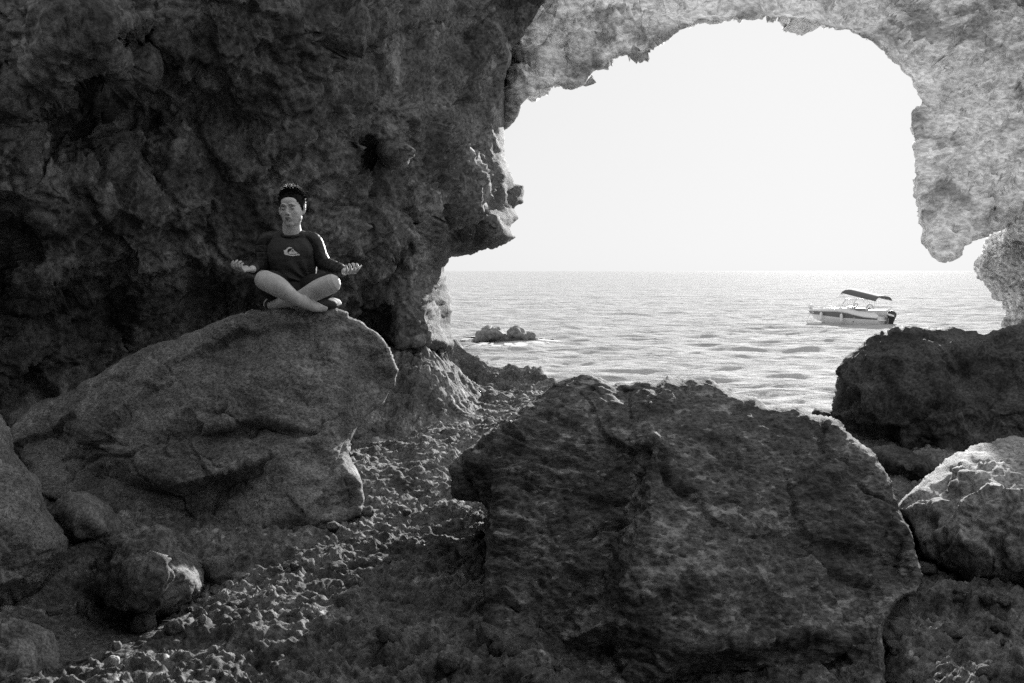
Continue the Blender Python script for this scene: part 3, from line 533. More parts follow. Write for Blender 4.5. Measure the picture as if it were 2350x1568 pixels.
#PERSON<
# ------------------------------------------------------------------ person
PD = 6.98
def J(cx, cy, d=0.): return P((520+cx/4.355)/1.06383, (420+cy/4.355)/1.06383, PD+d)
def catmull(pts, n):
    pts = np.asarray(pts, float)
    if len(pts) == 2: t = np.linspace(0, 1, n)[:, None]; return pts[0]*(1-t)+pts[1]*t
    Pp = np.vstack([2*pts[0]-pts[1], pts, 2*pts[-1]-pts[-2]]); m = len(pts)-1; out = []
    for k in np.linspace(0, m, n):
        i = min(int(k), m-1); t = k-i; a, b, c, d = Pp[i], Pp[i+1], Pp[i+2], Pp[i+3]
        out.append(.5*((2*b)+(-a+c)*t+(2*a-5*b+4*c-d)*t*t+(-a+3*b-3*c+d)*t**3))
    return np.array(out)
class Shape:
    def __init__(s): s.V = []; s.F = []
    def add(s, V, F):
        o = len(s.V); s.V += [tuple(v) for v in V]; s.F += [tuple(int(i)+o for i in f) for f in F]
    def tube(s, pts, rad, n=14, m=None, up=(0, 0, 1), cap=.7):
        """tapered tube; rad entries r or (across, along up)"""
        m = m or max(6, len(pts)*4)
        R_ = np.array([(r, r) if not hasattr(r, '__len__') else r for r in rad], float)
        X = catmull(np.hstack([np.asarray(pts, float), R_]), m); C, R_ = X[:, :3], np.maximum(X[:, 3:], .0006)
        T = np.gradient(C, axis=0); T /= np.linalg.norm(T, axis=1, keepdims=True)
        rings = []; u = np.array(up, float)
        def ring(c, t, r, u):
            side = np.cross(t, u)
            if np.linalg.norm(side) < 1e-3: side = np.cross(t, (1, .2, 0))
            side /= np.linalg.norm(side); v = np.cross(side, t)
            a = np.linspace(0, 2*math.pi, n, endpoint=False)
            return c+np.outer(np.cos(a), side)*r[0]+np.outer(np.sin(a), v)*r[1]
        for k, (a, b) in enumerate(((.0, .0), (.5, .5), (.87, .87))):
            th = math.asin(max(b, .12)); f = math.sin(th) if b else .12
            rings.append(ring(C[0]-T[0]*R_[0].mean()*cap*math.cos(math.asin(f)), T[0], R_[0]*f, u))
        for i in range(m): rings.append(ring(C[i], T[i], R_[i], u))
        for b in (.87, .5, .12): rings.append(ring(C[-1]+T[-1]*R_[-1].mean()*cap*math.sqrt(1-b*b), T[-1], R_[-1]*b, u))
        V = np.concatenate(rings); F = []
        for i in range(len(rings)-1):
            for j in range(n): F.append((i*n+j, i*n+(j+1) % n, (i+1)*n+(j+1) % n, (i+1)*n+j))
        F.append(tuple(range(n-1, -1, -1))); F.append(tuple(range((len(rings)-1)*n, len(rings)*n)))
        s.add(V, F)
    def ball(s, c, r, n=16, rot=None):
        c = np.array(c, float); r = np.array(r if hasattr(r, '__len__') else (r, r, r), float); V = []; F = []
        for i in range(1, n):
            th = math.pi*i/n
            for j in range(n*2):
                ph = math.pi*j/n; V.append((math.sin(th)*math.cos(ph), math.sin(th)*math.sin(ph), math.cos(th)))
        V = [(0, 0, 1)]+V+[(0, 0, -1)]; m = n*2
        for j in range(m): F.append((0, 1+j, 1+(j+1) % m)); F.append((len(V)-1, 1+(n-2)*m+(j+1) % m, 1+(n-2)*m+j))
        for i in range(n-2):
            for j in range(m): F.append((1+i*m+j, 1+(i+1)*m+j, 1+(i+1)*m+(j+1) % m, 1+i*m+(j+1) % m))
        V = np.array(V)*r
        if rot is not None: V = V@np.array(rot).T
        s.add(V+c, F)
    def union(s, name, voxel, mat, parent, smooth=2, fn=None):
        me = bpy.data.meshes.new(name); me.from_pydata(s.V, [], s.F); me.update()
        o = bpy.data.objects.new(name, me); COL.objects.link(o)
        md = o.modifiers.new('r', 'REMESH'); md.mode = 'VOXEL'; md.voxel_size = voxel; md.use_smooth_shade = True
        if smooth: ms = o.modifiers.new('s', 'SMOOTH'); ms.iterations = smooth; ms.factor = .5
        dg = bpy.context.evaluated_depsgraph_get(); dg.update(); nm = bpy.data.meshes.new_from_object(o.evaluated_get(dg))
        o.modifiers.clear(); o.data = nm; bpy.data.meshes.remove(me); nm.name = name
        co = np.empty(len(nm.vertices)*3, np.float32); nm.vertices.foreach_get('co', co); co = co.reshape(-1, 3)
        if fn is not None:
            no = np.empty(len(nm.vertices)*3, np.float32); nm.vertices.foreach_get('normal', no); co = fn(co, no.reshape(-1, 3))
        base = np.array(parent.location if parent.parent is None else parent.parent.location)
        nm.vertices.foreach_set('co', (co-base).astype(np.float32).ravel()); nm.update()
        nm.polygons.foreach_set('use_smooth', np.full(len(nm.polygons), True))
        nm.materials.clear(); nm.materials.append(mat); o.parent = parent
        return o
    def plain(s, name, mat, parent, smooth=True):
        base = np.array(parent.location if parent.parent is None else parent.parent.location)
        return mesh(name, np.array(s.V)-base, s.F, mat, parent, smooth)

M_skin = mk('skin', .58, .5); M_skin.node_tree.nodes['Principled BSDF'].inputs['Subsurface Weight'].default_value = .08
M_skin.node_tree.nodes['Principled BSDF'].inputs['Subsurface Radius'].default_value = (.01, .01, .01)
n_ = node(M_skin, 'ShaderNodeTexNoise'); n_.inputs['Scale'].default_value = 14; n_.inputs['Detail'].default_value = 6; r_ = node(M_skin, 'ShaderNodeMapRange'); r_.inputs[1].default_value = .35; r_.inputs[2].default_value = .65; r_.inputs[3].default_value = .48; r_.inputs[4].default_value = .64
M_skin.node_tree.links.new(n_.outputs['Fac'], r_.inputs[0]); M_skin.node_tree.links.new(r_.outputs[0], M_skin.node_tree.nodes['Principled BSDF'].inputs['Base Color'])
M_lip = mk('lips', .17, .5); M_hair = mk('hair', .012, .6, Specular_IOR_Level=.12); M_brow = mk('brow_hair', .05, .6)
M_shirt = mk('shirt_cloth', .035, .75); M_sleeve = mk('sleeve_cloth', .010, .5); M_shorts = mk('shorts_cloth', .010, .8)
M_logo = mk('emblem_print', .9, .6); M_shoe = mk('shoe_upper', .012, .7); M_sole = mk('shoe_sole', .62, .6)
for m_ in (M_shirt, M_sleeve):
    n_ = node(m_, 'ShaderNodeTexNoise'); n_.inputs['Scale'].default_value = 60; n_.inputs['Detail'].default_value = 3
    b_ = node(m_, 'ShaderNodeBump'); b_.inputs['Strength'].default_value = .25; b_.inputs['Distance'].default_value = .004
    m_.node_tree.links.new(n_.outputs['Fac'], b_.inputs['Height']); m_.node_tree.links.new(b_.outputs[0], m_.node_tree.nodes['Principled BSDF'].inputs['Normal'])

pbase = J(860, 1440, .12)
person = empty('person', tuple(pbase), 'person sitting cross-legged on the boulder, eyes closed, palms up, in dark raglan shirt', 'person')

shL, shR = J(560, 742, .06), J(1056, 738, .06)
elL, elR = J(532, 985, .05), J(1175, 985, .05)
wrL, wrR = J(418, 1035, -.20), J(1405, 1060, -.16)
hipL, hipR = J(745, 1270, .10), J(985, 1270, .10)
knL, knR = J(545, 1148, -.26), J(1258, 1188, -.26)
anL, anR = J(1075, 1432, -.24), J(690, 1400, -.14)
neck0, neck1 = J(845, 690, .06), J(835, 560, .035)
headc = J(836, 404, .0)
# --- head, facing the camera, turned a little to the left of the picture
ya = math.radians(-7); tilt = math.radians(-2.5)
fx = np.array([math.cos(ya), math.sin(ya), 0]); fy = np.array([-math.sin(ya), math.cos(ya), 0]); fz = np.array([0, 0, 1.])
Rz = np.stack([fx, fy, fz], 1)
ct, st = math.cos(tilt), math.sin(tilt); Rt = np.array([[ct, 0, st], [0, 1, 0], [-st, 0, ct]]); HR = Rz@Rt
def Hd(x, y, z): return headc+HR@np.array([x, y, z], float)      # x to the right of the picture, y away, z up (metres, head centre)
B = Shape()
B.ball(Hd(0, .022, .045), (.077, .095, .078), 18, HR)           # skull
B.ball(Hd(0, -.010, -.018), (.074, .074, .088), 18, HR)
B.ball(Hd(0, -.024, -.060), (.058, .054, .046), 14, HR)         # jaw
B.ball(Hd(0, -.050, -.098), (.030, .024, .020), 12, HR)         # chin
B.ball(Hd(0, -.030, -.080), (.048, .042, .032), 14, HR)
B.ball(Hd(0, -.052, .052), (.055, .030, .034), 14, HR)          # forehead
for sx in (-1, 1):
    B.ball(Hd(.040*sx, -.052, -.020), (.023, .020, .020), 12, HR)      # cheek
    B.tube([Hd(.012*sx, -.086, .028), Hd(.035*sx, -.082, .033), Hd(.053*sx, -.066, .025)], [.007, .009, .007], 10, 8)   # brow ridge
    B.ball(Hd(.032*sx, -.069, .006), (.0145, .012, .011), 12, HR)      # closed eye
    B.ball(Hd(.012*sx, -.090, -.034), (.0075, .009, .0065), 10, HR)    # nostril
    B.tube([Hd(.074*sx, .006, .018), Hd(.086*sx, .012, .020), Hd(.089*sx, .014, .0), Hd(.082*sx, .008, -.024), Hd(.072*sx, .0, -.034)], [.006, .009, .010, .009, .006], 10, 14)
    B.ball(Hd(.055*sx, .0, -.055), (.016, .03, .026), 10, HR)
B.tube([Hd(0, -.080, .022), Hd(0, -.088, .0), Hd(0, -.099, -.022), Hd(0, -.102, -.031)], [.0075, .0085, .0105, .0105], 12, 10)
B.tube([Hd(-.020, -.076, -.061), Hd(-.007, -.086, -.055), Hd(0, -.0865, -.0565), Hd(.007, -.086, -.055), Hd(.020, -.076, -.061)], [.003, .0062, .0058, .0062, .003], 10, 14)
B.tube([Hd(-.019, -.076, -.064), Hd(0, -.084, -.070), Hd(.019, -.076, -.064)], [.003, .0075, .003], 10, 12)
B.ball(Hd(0, -.072, -.048), (.026, .014, .020), 10, HR)
B.tube([neck0, neck1, Hd(0, .015, -.060)], [.070, .062, .060], 18, 12)
# --- torso core under the shirt
B.tube([J(862, 1330, .12), J(855, 1150, .11), J(845, 900, .08), J(843, 760, .07)], [(.15, .11), (.135, .10), (.155, .10), (.14, .08)], 20, 14, up=(0, 1, 0))
# --- arms, hands
def finger(root, dirs, lens, r):
    p = np.array(root, float); pts = [p-np.array(dirs[0])*.012]; rr = [r*1.05]
    for d, l in zip(dirs, lens):
        d = np.array(d, float); d /= np.linalg.norm(d); p = p+d*l; pts.append(p); rr.append(r*(1-.09*len(rr)))
    B.tube(pts, rr, 10, 16, cap=.9)
def arm(sh, el, wr):
    B.tube([sh, (sh+el)/2, el], [.036, .038, .034], 14, 10); B.tube([el, el*.6+wr*.4, wr], [.036, .037, .026], 14, 10)
arm(shL, elL, wrL); arm(shR, elR, wrR)
def hand(wr, hd, side, palm, curl, sx):
    """palm-up hand: hd = way the fingers point, side = towards the thumb, palm = palm normal"""
    hd, side, palm = (np.array(v, float)/np.linalg.norm(v) for v in (hd, side, palm))
    c = wr+hd*.05
    for k in np.linspace(-.030, .030, 5):
        B.tube([wr+hd*.005+side*k*.55, c+side*k*.95, wr+hd*.094+side*k*1.12-palm*.003], [.0145, .0150, .0105], 10, 8)
    B.ball(wr+hd*.035+side*.022+palm*.008, (.02, .02, .017), 10)
    L = [(.034, .022, .018), (.038, .024, .019), (.035, .023, .018), (.028, .018, .015)]
    for q in range(4):
        k = (.032, .0105, -.0115, -.033)[q]; cu = curl[q]
        ds = []
        a = 0
        for add in cu: a += math.radians(add); ds.append(hd*math.cos(a)+palm*math.sin(a)+side*k*3.5*math.cos(a))
        finger(wr+hd*.094+side*k*1.12, ds, L[q], .0104-(.0014 if q == 3 else 0))
    a = side*.75+hd*.55+palm*.25
    finger(wr+hd*.025+side*.028+palm*.004, [a, side*.25+hd*.9+palm*.30, hd*.95+palm*.45], (.045, .033, .026), .0105)
hand(wrL, (-.66, -.74, -.02), (-.74, .66, .10), (.0, -.12, .99), [(26, 50, 38), (38, 58, 44), (46, 62, 46), (48, 60, 40)], -1)
hand(wrR, (.56, -.82, -.02), (.82, .56, .05), (.0, -.12, .99), [(34, 60, 44), (42, 66, 48), (48, 68, 48), (46, 62, 44)], 1)
# --- legs
B.tube([hipL, hipL*.5+knL*.5, knL], [.088, .074, .046], 18, 12); B.tube([hipR, hipR*.5+knR*.5, knR], [.088, .074, .046], 18, 12)
B.ball(J(735, 1275, -.30), (.062, .052, .046), 14); B.ball(J(1085, 1300, -.22), (.062, .052, .046), 14)
B.tube([knL, J(690, 1220, -.33), J(860, 1335, -.33), anL], [.067, .069, .047, .036], 36, 24, cap=.95)
B.tube([knR, J(1120, 1250, -.25), J(900, 1350, -.20), anR], [.066, .068, .047, .036], 36, 24, cap=.95)
B.tube([anL, J(1180, 1440, -.16)], [.036, .032], 12, 6); B.tube([anR, J(620, 1420, -.08)], [.036, .032], 12, 6)
body = B.union('body', .0036, M_skin, person, smooth=3)
# --- lids, brows, lips
def strip(name, ptsL, w, mat, push=.0016):
    s_ = Shape()
    for pts in ptsL: s_.tube([Hd(*p) for p in pts], [w*.4]+[w]*(len(pts)-2)+[w*.4], 8, 12)
    return s_.plain(name, mat, person)
for sx in (-1, 1):
    strip('eyebrow', [[(.014*sx, -.0935, .031), (.033*sx, -.0895, .0330), (.053*sx, -.0745, .0275)]], .0030, M_brow)
    strip('eyelashes', [[(.020*sx, -.0805, .0035), (.033*sx, -.0822, -.0005), (.046*sx, -.0755, .003)]], .0021, M_hair)
strip('lip', [[(-.021, -.0795, -.0605), (-.008, -.0915, -.0575), (0, -.0905, -.0590), (.008, -.0915, -.0575), (.021, -.0795, -.0605)]], .0034, M_lip)
strip('lip', [[(-.018, -.0800, -.0640), (0, -.0905, -.0690), (.018, -.0800, -.0640)]], .0040, M_lip)
# --- hair: cap and upright locks
H_ = Shape(); H_.ball(Hd(0, .034, .066), (.089, .096, .080), 18, HR); H_.ball(Hd(0, -.008, .090), (.066, .054, .038), 14, HR)
for sx in (-1, 1): H_.ball(Hd(.069*sx, .034, .036), (.017, .045, .045), 12, HR)
def hairfn(co, no): return co+no*(.004*ridged(co, 55, 2, 400))[:, None]
hair = H_.union('hair', .0045, M_hair, person, 1, hairfn)
K = Shape(); rr = random.Random(5)
for k in range(1900):
    th = rr.uniform(0, math.pi*2); ph = math.acos(rr.uniform(-.15, 1)); d = np.array([math.sin(ph)*math.cos(th), math.sin(ph)*math.sin(th), math.cos(ph)])
    if d[1] < -.35 and d[2] < .35: continue
    root = np.array([0, .030, .068])+d*np.array([.086, .093, .078]); l = rr.uniform(.014, .040)*(.5+.75*max(0, d[2])); dr = d+np.array([rr.uniform(-.45, .35), -.35*max(0, d[2])+rr.uniform(-.3, .3), .35+rr.uniform(-.2, .3)])
    dr /= np.linalg.norm(dr); w = rr.uniform(.0016, .0036); a = Hd(*root); t = Hd(*(root+dr*l)); mid = (a+t)/2+np.array([rr.uniform(-1, 1), rr.uniform(-1, 1), 0])*.002
    s1 = np.cross(t-a, (0, 1, .1)); s1 = s1/np.linalg.norm(s1)*w; s2 = np.cross(t-a, s1); s2 = s2/np.linalg.norm(s2)*w
    K.add([a+s1, a-s1*.5+s2, a-s1*.5-s2, mid+s1*.8, mid-s1*.4+s2*.8, mid-s1*.4-s2*.8, t], [(0, 1, 4, 3), (1, 2, 5, 4), (2, 0, 3, 5), (3, 4, 6), (4, 5, 6), (5, 3, 6)])
lk = K.plain('hair_locks', M_hair, hair, False)
# --- shirt: body panel, collar, raglan sleeves
T_ = Shape()
T_.tube([J(865, 1290, .10), J(860, 1200, .09), J(852, 1080, .085), J(843, 940, .07), J(838, 820, .065), J(838, 740, .065)], [(.168, .135), (.165, .130), (.160, .125), (.172, .125), (.178, .120), (.150, .095)], 24, 20, up=(0, 1, 0), cap=.25)
T_.tube([J(640, 735, .07), J(840, 706, .07), J(1030, 735, .07)], [.052, .066, .052], 16, 12)
T_.ball(J(740, 850, -.005), (.075, .04, .06), 12); T_.ball(J(940, 850, -.005), (.075, .04, .06), 12)
pinch = J(1025, 1190, -.02)
def shirtfn(co, no):
    v = co-pinch; r = np.linalg.norm(v, axis=1); ang = np.arctan2(v[:, 2], v[:, 0])
    f = .011*np.cos(ang*13+1.0)*np.exp(-((r-.08)/.10)**2)*(r > .01)
    g = .005*ridged(co*np.array([1, 1, .45]), 9, 2, 410)+.004*fbm(co*np.array([.5, 1, 1.6]), 16, 2, 411)
    return co+no*(f+g)[:, None]
shirt = T_.union('shirt', .0050, M_shirt, person, 3, shirtfn)
def sleeve(sh, el, wr, c0, c1, s):
    Z = Shape()
    Z.tube([c0, c1, sh+np.array([.012*s, 0, .004]), sh*.5+el*.5+np.array([.006*s, 0, 0]), el], [.032, .046, .052, .052, .048], 24, 30)
    Z.tube([el, el*.5+wr*.5, wr*.90+el*.10], [.050, .047, .037], 20, 18)
    def fn(co, no):
        return co+no*(.0032*ridged(co*np.array([1.0, 1, 1.2]), 15, 3, 420)*sstep(.05, .2, np.linalg.norm(co-c0, axis=1))+.003*fbm(co, 30, 2, 421))[:, None]
    return Z.union('sleeve', .0045, M_sleeve, shirt, 2, fn)
sleeve(shL, elL, wrL, J(742, 690, .075), J(665, 705, .065), -1); sleeve(shR, elR, wrR, J(928, 680, .075), J(985, 700, .065), 1)
Cc = Shape(); cc = J(833, 648, .045)
ang = np.linspace(0, 2*math.pi, 25)[:-1]; ring_ = [cc+np.array([.069*math.cos(a), .072*math.sin(a)+.005, .022*math.sin(a)-.006]) for a in ang]
ring_.append(ring_[0]); Cc.tube(ring_, [.0095]*len(ring_), 10, 60, cap=.1); Cc.plain('collar', M_sleeve, shirt)
# --- shorts
Q_ = Shape(); Q_.tube([J(862, 1395, .13), J(860, 1290, .12), J(860, 1220, .10)], [(.175, .14), (.17, .135), (.155, .12)], 20, 12, up=(0, 1, 0), cap=.5)
def mixp(a, b, t): return a*(1-t)+b*t
Q_.tube([hipL, mixp(hipL, knL, .72)], [.108, .090], 18, 10, cap=.2); Q_.tube([hipR, mixp(hipR, knR, .72)], [.108, .090], 18, 10, cap=.2)
Q_.ball(J(865, 1300, -.02), (.10, .09, .085), 14)
Q_.union('shorts', .0055, M_shorts, person, 3, lambda co, no: co+no*(.005*ridged(co, 14, 2, 430))[:, None])
# --- shoes with pale soles
def shoe(heel, toe, soledir, up):
    s_ = Shape(); heel = np.array(heel); toe = np.array(toe); d = toe-heel
    s_.tube([heel, heel+d*.35, heel+d*.75, toe], [(.038, .044), (.042, .050), (.047, .040), (.036, .026)], 16, 18, up=up)
    o_ = s_.union('shoe', .0045, M_shoe, person, 2)
    so = Shape(); k = np.array(soledir, float)*.034
    so.tube([heel-d*.06+k*1.05, heel+d*.35+k, heel+d*.75+k*1.02, toe+d*.10+k*.7], [(.026, .006), (.028, .006), (.036, .006), (.024, .006)], 14, 18, up=soledir)
    so.union('sole', .003, M_sole, o_, 1)
shoe(J(1105, 1420, -.20), J(1300, 1400, -.06), (.80, .15, .45), (.5, -.3, .8))
shoe(J(690, 1405, -.12), J(590, 1400, .02), (-.85, .10, .25), (-.5, -.3, .8))
# --- printed emblem: breaking wave round a peak
bt = BVHTree.FromObject(shirt, bpy.context.evaluated_depsgraph_get()); so_ = np.array(shirt.matrix_world.translation) if False else np.array(person.location)
def emblem(polys):
    for poly in polys:
        pv = [Vector((x, -y)) for x, y in poly]
        # densify
        xs = [p.x for p in pv]; ys = [p.y for p in pv]; pts2 = list(pv); n0 = len(pv)
        A2 = np.array([(p.x, p.y) for p in pv]); gx = np.arange(min(xs), max(xs), 90.); gy = np.arange(min(ys), max(ys), 90.)
        G2 = np.array([(a, b) for a in gx for b in gy]); ii = inside(G2, A2); dd, _ = seg_dist(G2, A2, np.roll(A2, -1, 0))
        pts2 += [Vector(g) for g in G2[ii & (dd > 25)]]
        r = delaunay_2d_cdt(pts2, [(i, (i+1) % n0) for i in range(n0)], [], 1, 1e-4)
        cen = [np.mean([(r[0][i].x, r[0][i].y) for i in f], axis=0) for f in r[2]]
        ok = inside(np.array(cen), A2)
        V_ = []
        for v in r[0]:
            px, py = 690+v.x/44.8, 595-v.y/44.8; q = P(px/1.06383, py/1.06383, 6.0); e = np.array([0, 0, EYE]); dr = q-e; dr /= np.linalg.norm(dr)
            h = bt.ray_cast(Vector(e-so_), Vector(dr))
            V_.append(np.array(h[0])-dr*.0022)
        F_ = [f for f, k in zip(r[2], ok) if k]
        mesh('emblem', V_, F_, M_logo, shirt)
wave = [(110, 710), (280, 715), (420, 590), (560, 440), (690, 385), (920, 400), (1010, 450), (1050, 500), (1030, 535), (870, 495), (720, 545), (600, 620), (530, 720), (505, 850), (540, 980), (610, 1080), (700, 1150), (800, 1205), (1100, 1215), (1400, 1195), (1600, 1140), (1740, 1115), (1800, 1160), (1890, 1240), (1850, 1280), (1500, 1310), (1150, 1350), (900, 1335), (640, 1280), (400, 1255), (250, 1200), (170, 1130), (160, 980), (130, 850)]
peak = [(620, 1010), (800, 860), (1000, 660), (1140, 570), (1220, 690), (1350, 800), (1550, 950), (1660, 1050), (1560, 1100), (1300, 1130), (820, 1125), (700, 1075)]
notch = [(880, 870), (1000, 770), (1095, 690), (1170, 770), (1230, 850), (1150, 880), (1090, 940), (1060, 820), (980, 860)]
emblem([wave])
# the peak with its dark notch: cut by building it as a left and a right piece round the notch
emblem([[(620, 1010), (800, 860), (1000, 660), (1140, 570), (1110, 688), (1000, 770), (880, 870), (985, 862), (1060, 822), (1088, 945), (1088, 1128), (820, 1125), (700, 1075)],
        [(1140, 570), (1220, 690), (1350, 800), (1550, 950), (1660, 1050), (1560, 1100), (1300, 1130), (1090, 1128), (1090, 945), (1150, 880), (1232, 850), (1170, 770), (1112, 688)]])
print('person', round(time.time()-T0, 1))
#PERSON>
#BOAT<
# ------------------------------------------------------------------ motor boat
M_gel = mk('white_gelcoat', .80, .25); M_gel2 = mk('pale_hull', .85, .3); M_stripe = mk('grey_stripe', .14, .35); M_canvas = mk('canopy_canvas', .10, .8)
M_black = mk('black_plastic', .03, .45); M_steel = mk('steel_tube', .55, .35); M_vinyl = mk('seat_vinyl', .55, .5); M_glass = mk('windscreen_acrylic', .8, .05)
M_glass.node_tree.nodes['Principled BSDF'].inputs['Transmission Weight'].default_value = .95; M_glass.node_tree.nodes['Principled BSDF'].inputs['Alpha'].default_value = .2
M_grey = mk('grey_plastic', .22, .4); M_rope = mk('rope', .6, .9)
bow = P(1855, 739.5, 60.0); bow = P(1855, 784-FPX*math.tan(math.atan(EYE/60.6)-PITCH), 60.6); st = np.array([P(2034, 700, 56.4)[0], 56.4, 0])
bow = np.array([bow[0], 60.6, 0]); BL = float(np.linalg.norm(st-bow)); psi = math.atan2(st[1]-bow[1], st[0]-bow[0])
boat = empty('motor_boat', tuple(bow), 'white open motor boat with grey side stripe and sun canopy moored off the rocks', 'boat')
boat.rotation_euler = (0, math.radians(-.6), psi); boat.location.z = .02
def bpart(name, V, F, mat, parent=None, smooth=True): return mesh(name, V, F, mat, parent or boat, smooth)
def btube(name, pts, r, mat, parent=None, n=8, m=None):
    s_ = Shape(); s_.tube(pts, r if isinstance(r, list) else [r]*len(pts), n, m, cap=.3); return bpart(name, s_.V, s_.F, mat, parent)
xs = np.linspace(0, 1, 33)
def bw(t): return .92*np.sin(np.minimum(1, t*1.55+.02)*math.pi/2)**.75*(1-.08*t)
zs_top = lambda t: np.interp(t, [0, .27, .5, .62, .74, .84, 1], [.66, .66, .66, .60, .47, .38, .34])
zs_bot = lambda t: np.interp(t, [0, .27, .58, .78, 1], [.50, .42, .33, .29, .27])
z_rail = lambda t: zs_top(t)+np.interp(t, [0, .1, .5, 1], [.05, .12, .17, .10])
z_deck = lambda t: np.interp(t, [0, .15, .45, .62, .75, .95, 1], [.71, .80, .88, .88, .74, .70, .46])
def xk(t, z): return t*BL+np.clip(1-t*3, 0, 1)*np.clip((.66-z)*.75, 0, 1)          # raked stem
def strip_mesh(name, rows, mat, close=False, both=True, parent=None, off=0):
    V = []; F = []
    for sgn in ((1, -1) if both else (1,)):
        o0 = len(V); nr = len(rows)
        for t in xs:
            for (fy, fz) in rows: z = float(fz(t)); V.append((float(xk(t, z)), sgn*(float(fy(t))+off), z))
        for i in range(len(xs)-1):
            for j in range(nr-1):
                q = (o0+i*nr+j, o0+(i+1)*nr+j, o0+(i+1)*nr+j+1, o0+i*nr+j+1); F.append(q if sgn < 0 else q[::-1])
    return bpart(name, V, F, mat, parent)
c_ = lambda v: (lambda t: v+0*t)
hull = strip_mesh('hull', [(c_(0.), lambda t: -.32+.5*np.clip(1-t*3.2, 0, 1)), (lambda t: bw(t)*.80*np.clip(t*4, .02, 1), lambda t: -.12+.40*np.clip(1-t*2.6, 0, 1)), (lambda t: bw(t)*.95, zs_bot)], M_gel2)
strip_mesh('side_stripe', [(lambda t: bw(t)*.95, zs_bot), (lambda t: bw(t)*.985, zs_top)], M_stripe)
strip_mesh('topside', [(lambda t: bw(t)*.985, zs_top), (lambda t: bw(t)+.03, lambda t: zs_top(t)+.02), (lambda t: bw(t)+.03, lambda t: z_rail(t)-.03), (lambda t: bw(t)*.97, z_rail), (lambda t: bw(t)*.90, z_deck), (lambda t: bw(t)*.78, lambda t: z_deck(t)-.01)], M_gel)
# deck forward, cockpit floor and inner sides, transom
strip_mesh('deck', [(c_(0.), lambda t: z_deck(t)+.03-.42*sstep(.40, .44, t)), (lambda t: bw(t)*.78, lambda t: z_deck(t)-.01-.40*sstep(.40, .44, t)), (lambda t: bw(t)*.78, lambda t: z_deck(t)-.01)], M_gel)
b1 = float(bw(1.)); zt = float(z_deck(1.)); bpart('transom', [(BL, -b1*.95, .27), (BL, b1*.95, .27), (BL, b1*.8, -.12), (BL, 0, -.32), (BL, -b1*.8, -.12), (BL+.01, -b1, zt), (BL+.01, b1, zt)], [(0, 1, 2, 3, 4), (0, 5, 6, 1)], M_gel, smooth=False)
# canopy
NX, NY = 16, 12; V = []; F = []
for i in range(NX+1):
    a = i/NX; x = 2.78+a*2.30; zc = np.interp(a, [0, .06, .8, 1], [1.84, 1.90, 1.55, 1.47])
    for j in range(NY+1):
        y = (j/NY*2-1)*.80; edge = abs(j/NY*2-1); V.append((x, y, zc-.04+.16*(1-edge**2.4)-.08*max(0, edge-.85)/.15))
for i in range(NX):
    for j in range(NY): q = i*(NY+1)+j; F.append((q, q+1, q+NY+2, q+NY+1))
nv = len(V); V += [(x, y, z-.035) for x, y, z in V]; F += [tuple(k+nv for k in f[::-1]) for f in F[:]]
rim = [i*(NY+1) for i in range(NX+1)]+[NX*(NY+1)+j for j in range(1, NY+1)]+[i*(NY+1)+NY for i in range(NX-1, -1, -1)]+[j for j in range(NY-1, 0, -1)]
F += [(rim[k], rim[(k+1) % len(rim)], rim[(k+1) % len(rim)]+nv, rim[k]+nv) for k in range(len(rim))]
can = bpart('canopy', V, F, M_canvas)
for s_ in (-1, 1):
    btube('canopy_pole', [(3.0, .78*s_, 1.76), (1.35, .70*s_, .86)], .006, M_steel); btube('canopy_pole', [(2.82, .76*s_, 1.80), (3.55, .86*s_, .80)], .006, M_steel)
    btube('canopy_pole', [(5.02, .76*s_, 1.44), (5.0, .84*s_, .72)], .008, M_steel); btube('canopy_pole', [(3.9, .80*s_, 1.58), (3.55, .86*s_, .80)], .006, M_steel)
# windscreen
wv = [(2.55, -.55, .90), (2.55, .55, .90), (3.7, .82, .88), (3.7, -.82, .88), (2.95, -.5, 1.42), (2.95, .5, 1.42), (3.5, .76, 1.34), (3.5, -.76, 1.34)]
ws = bpart('windscreen', wv, [(0, 1, 5, 4), (1, 2, 6, 5), (3, 0, 4, 7)], M_glass, smooth=False)
btube('frame', [wv[3], wv[7], wv[4], wv[5], wv[6], wv[2]], .010, M_gel, ws, m=40); btube('frame', [wv[0], wv[4]], .028, M_gel, ws); btube('frame', [wv[1], wv[5]], .028, M_gel, ws)
# console, wheel, seats
def bbox(name, lo, hi, mat, parent=None, bev=.04):
    bm_ = Shape(); x0, y0, z0 = lo; x1, y1, z1 = hi
    V = [(x0, y0, z0), (x1, y0, z0), (x1, y1, z0), (x0, y1, z0), (x0, y0, z1), (x1, y0, z1), (x1, y1, z1), (x0, y1, z1)]
    o = bpart(name, V, [(0, 3, 2, 1), (4, 5, 6, 7), (0, 1, 5, 4), (1, 2, 6, 5), (2, 3, 7, 6), (3, 0, 4, 7)], mat, parent)
    md = o.modifiers.new('b', 'BEVEL'); md.width = bev; md.segments = 3; return o
bbox('console', (2.95, -.55, .5), (3.35, -.05, .98), M_gel)
ring = [(3.45+.04*math.sin(a), -.3+.17*math.cos(a), 1.02+.15*math.sin(a)) for a in np.linspace(0, 2*math.pi, 17)]; btube('steering_wheel', ring, .014, M_black, m=50)
bbox('seat', (3.55, -.6, .45), (4.0, .0, .90), M_grey); bbox('stern_bench', (4.45, -.78, .45), (4.9, .78, .80), M_vinyl)
s_ = Shape(); s_.tube([(4.25, -.55, .82), (4.40, -.5, 1.08), (4.62, -.5, 1.10), (4.80, -.55, .82)], [.03]*4, 10, 20); bpart('seat_back', s_.V, s_.F, M_vinyl)
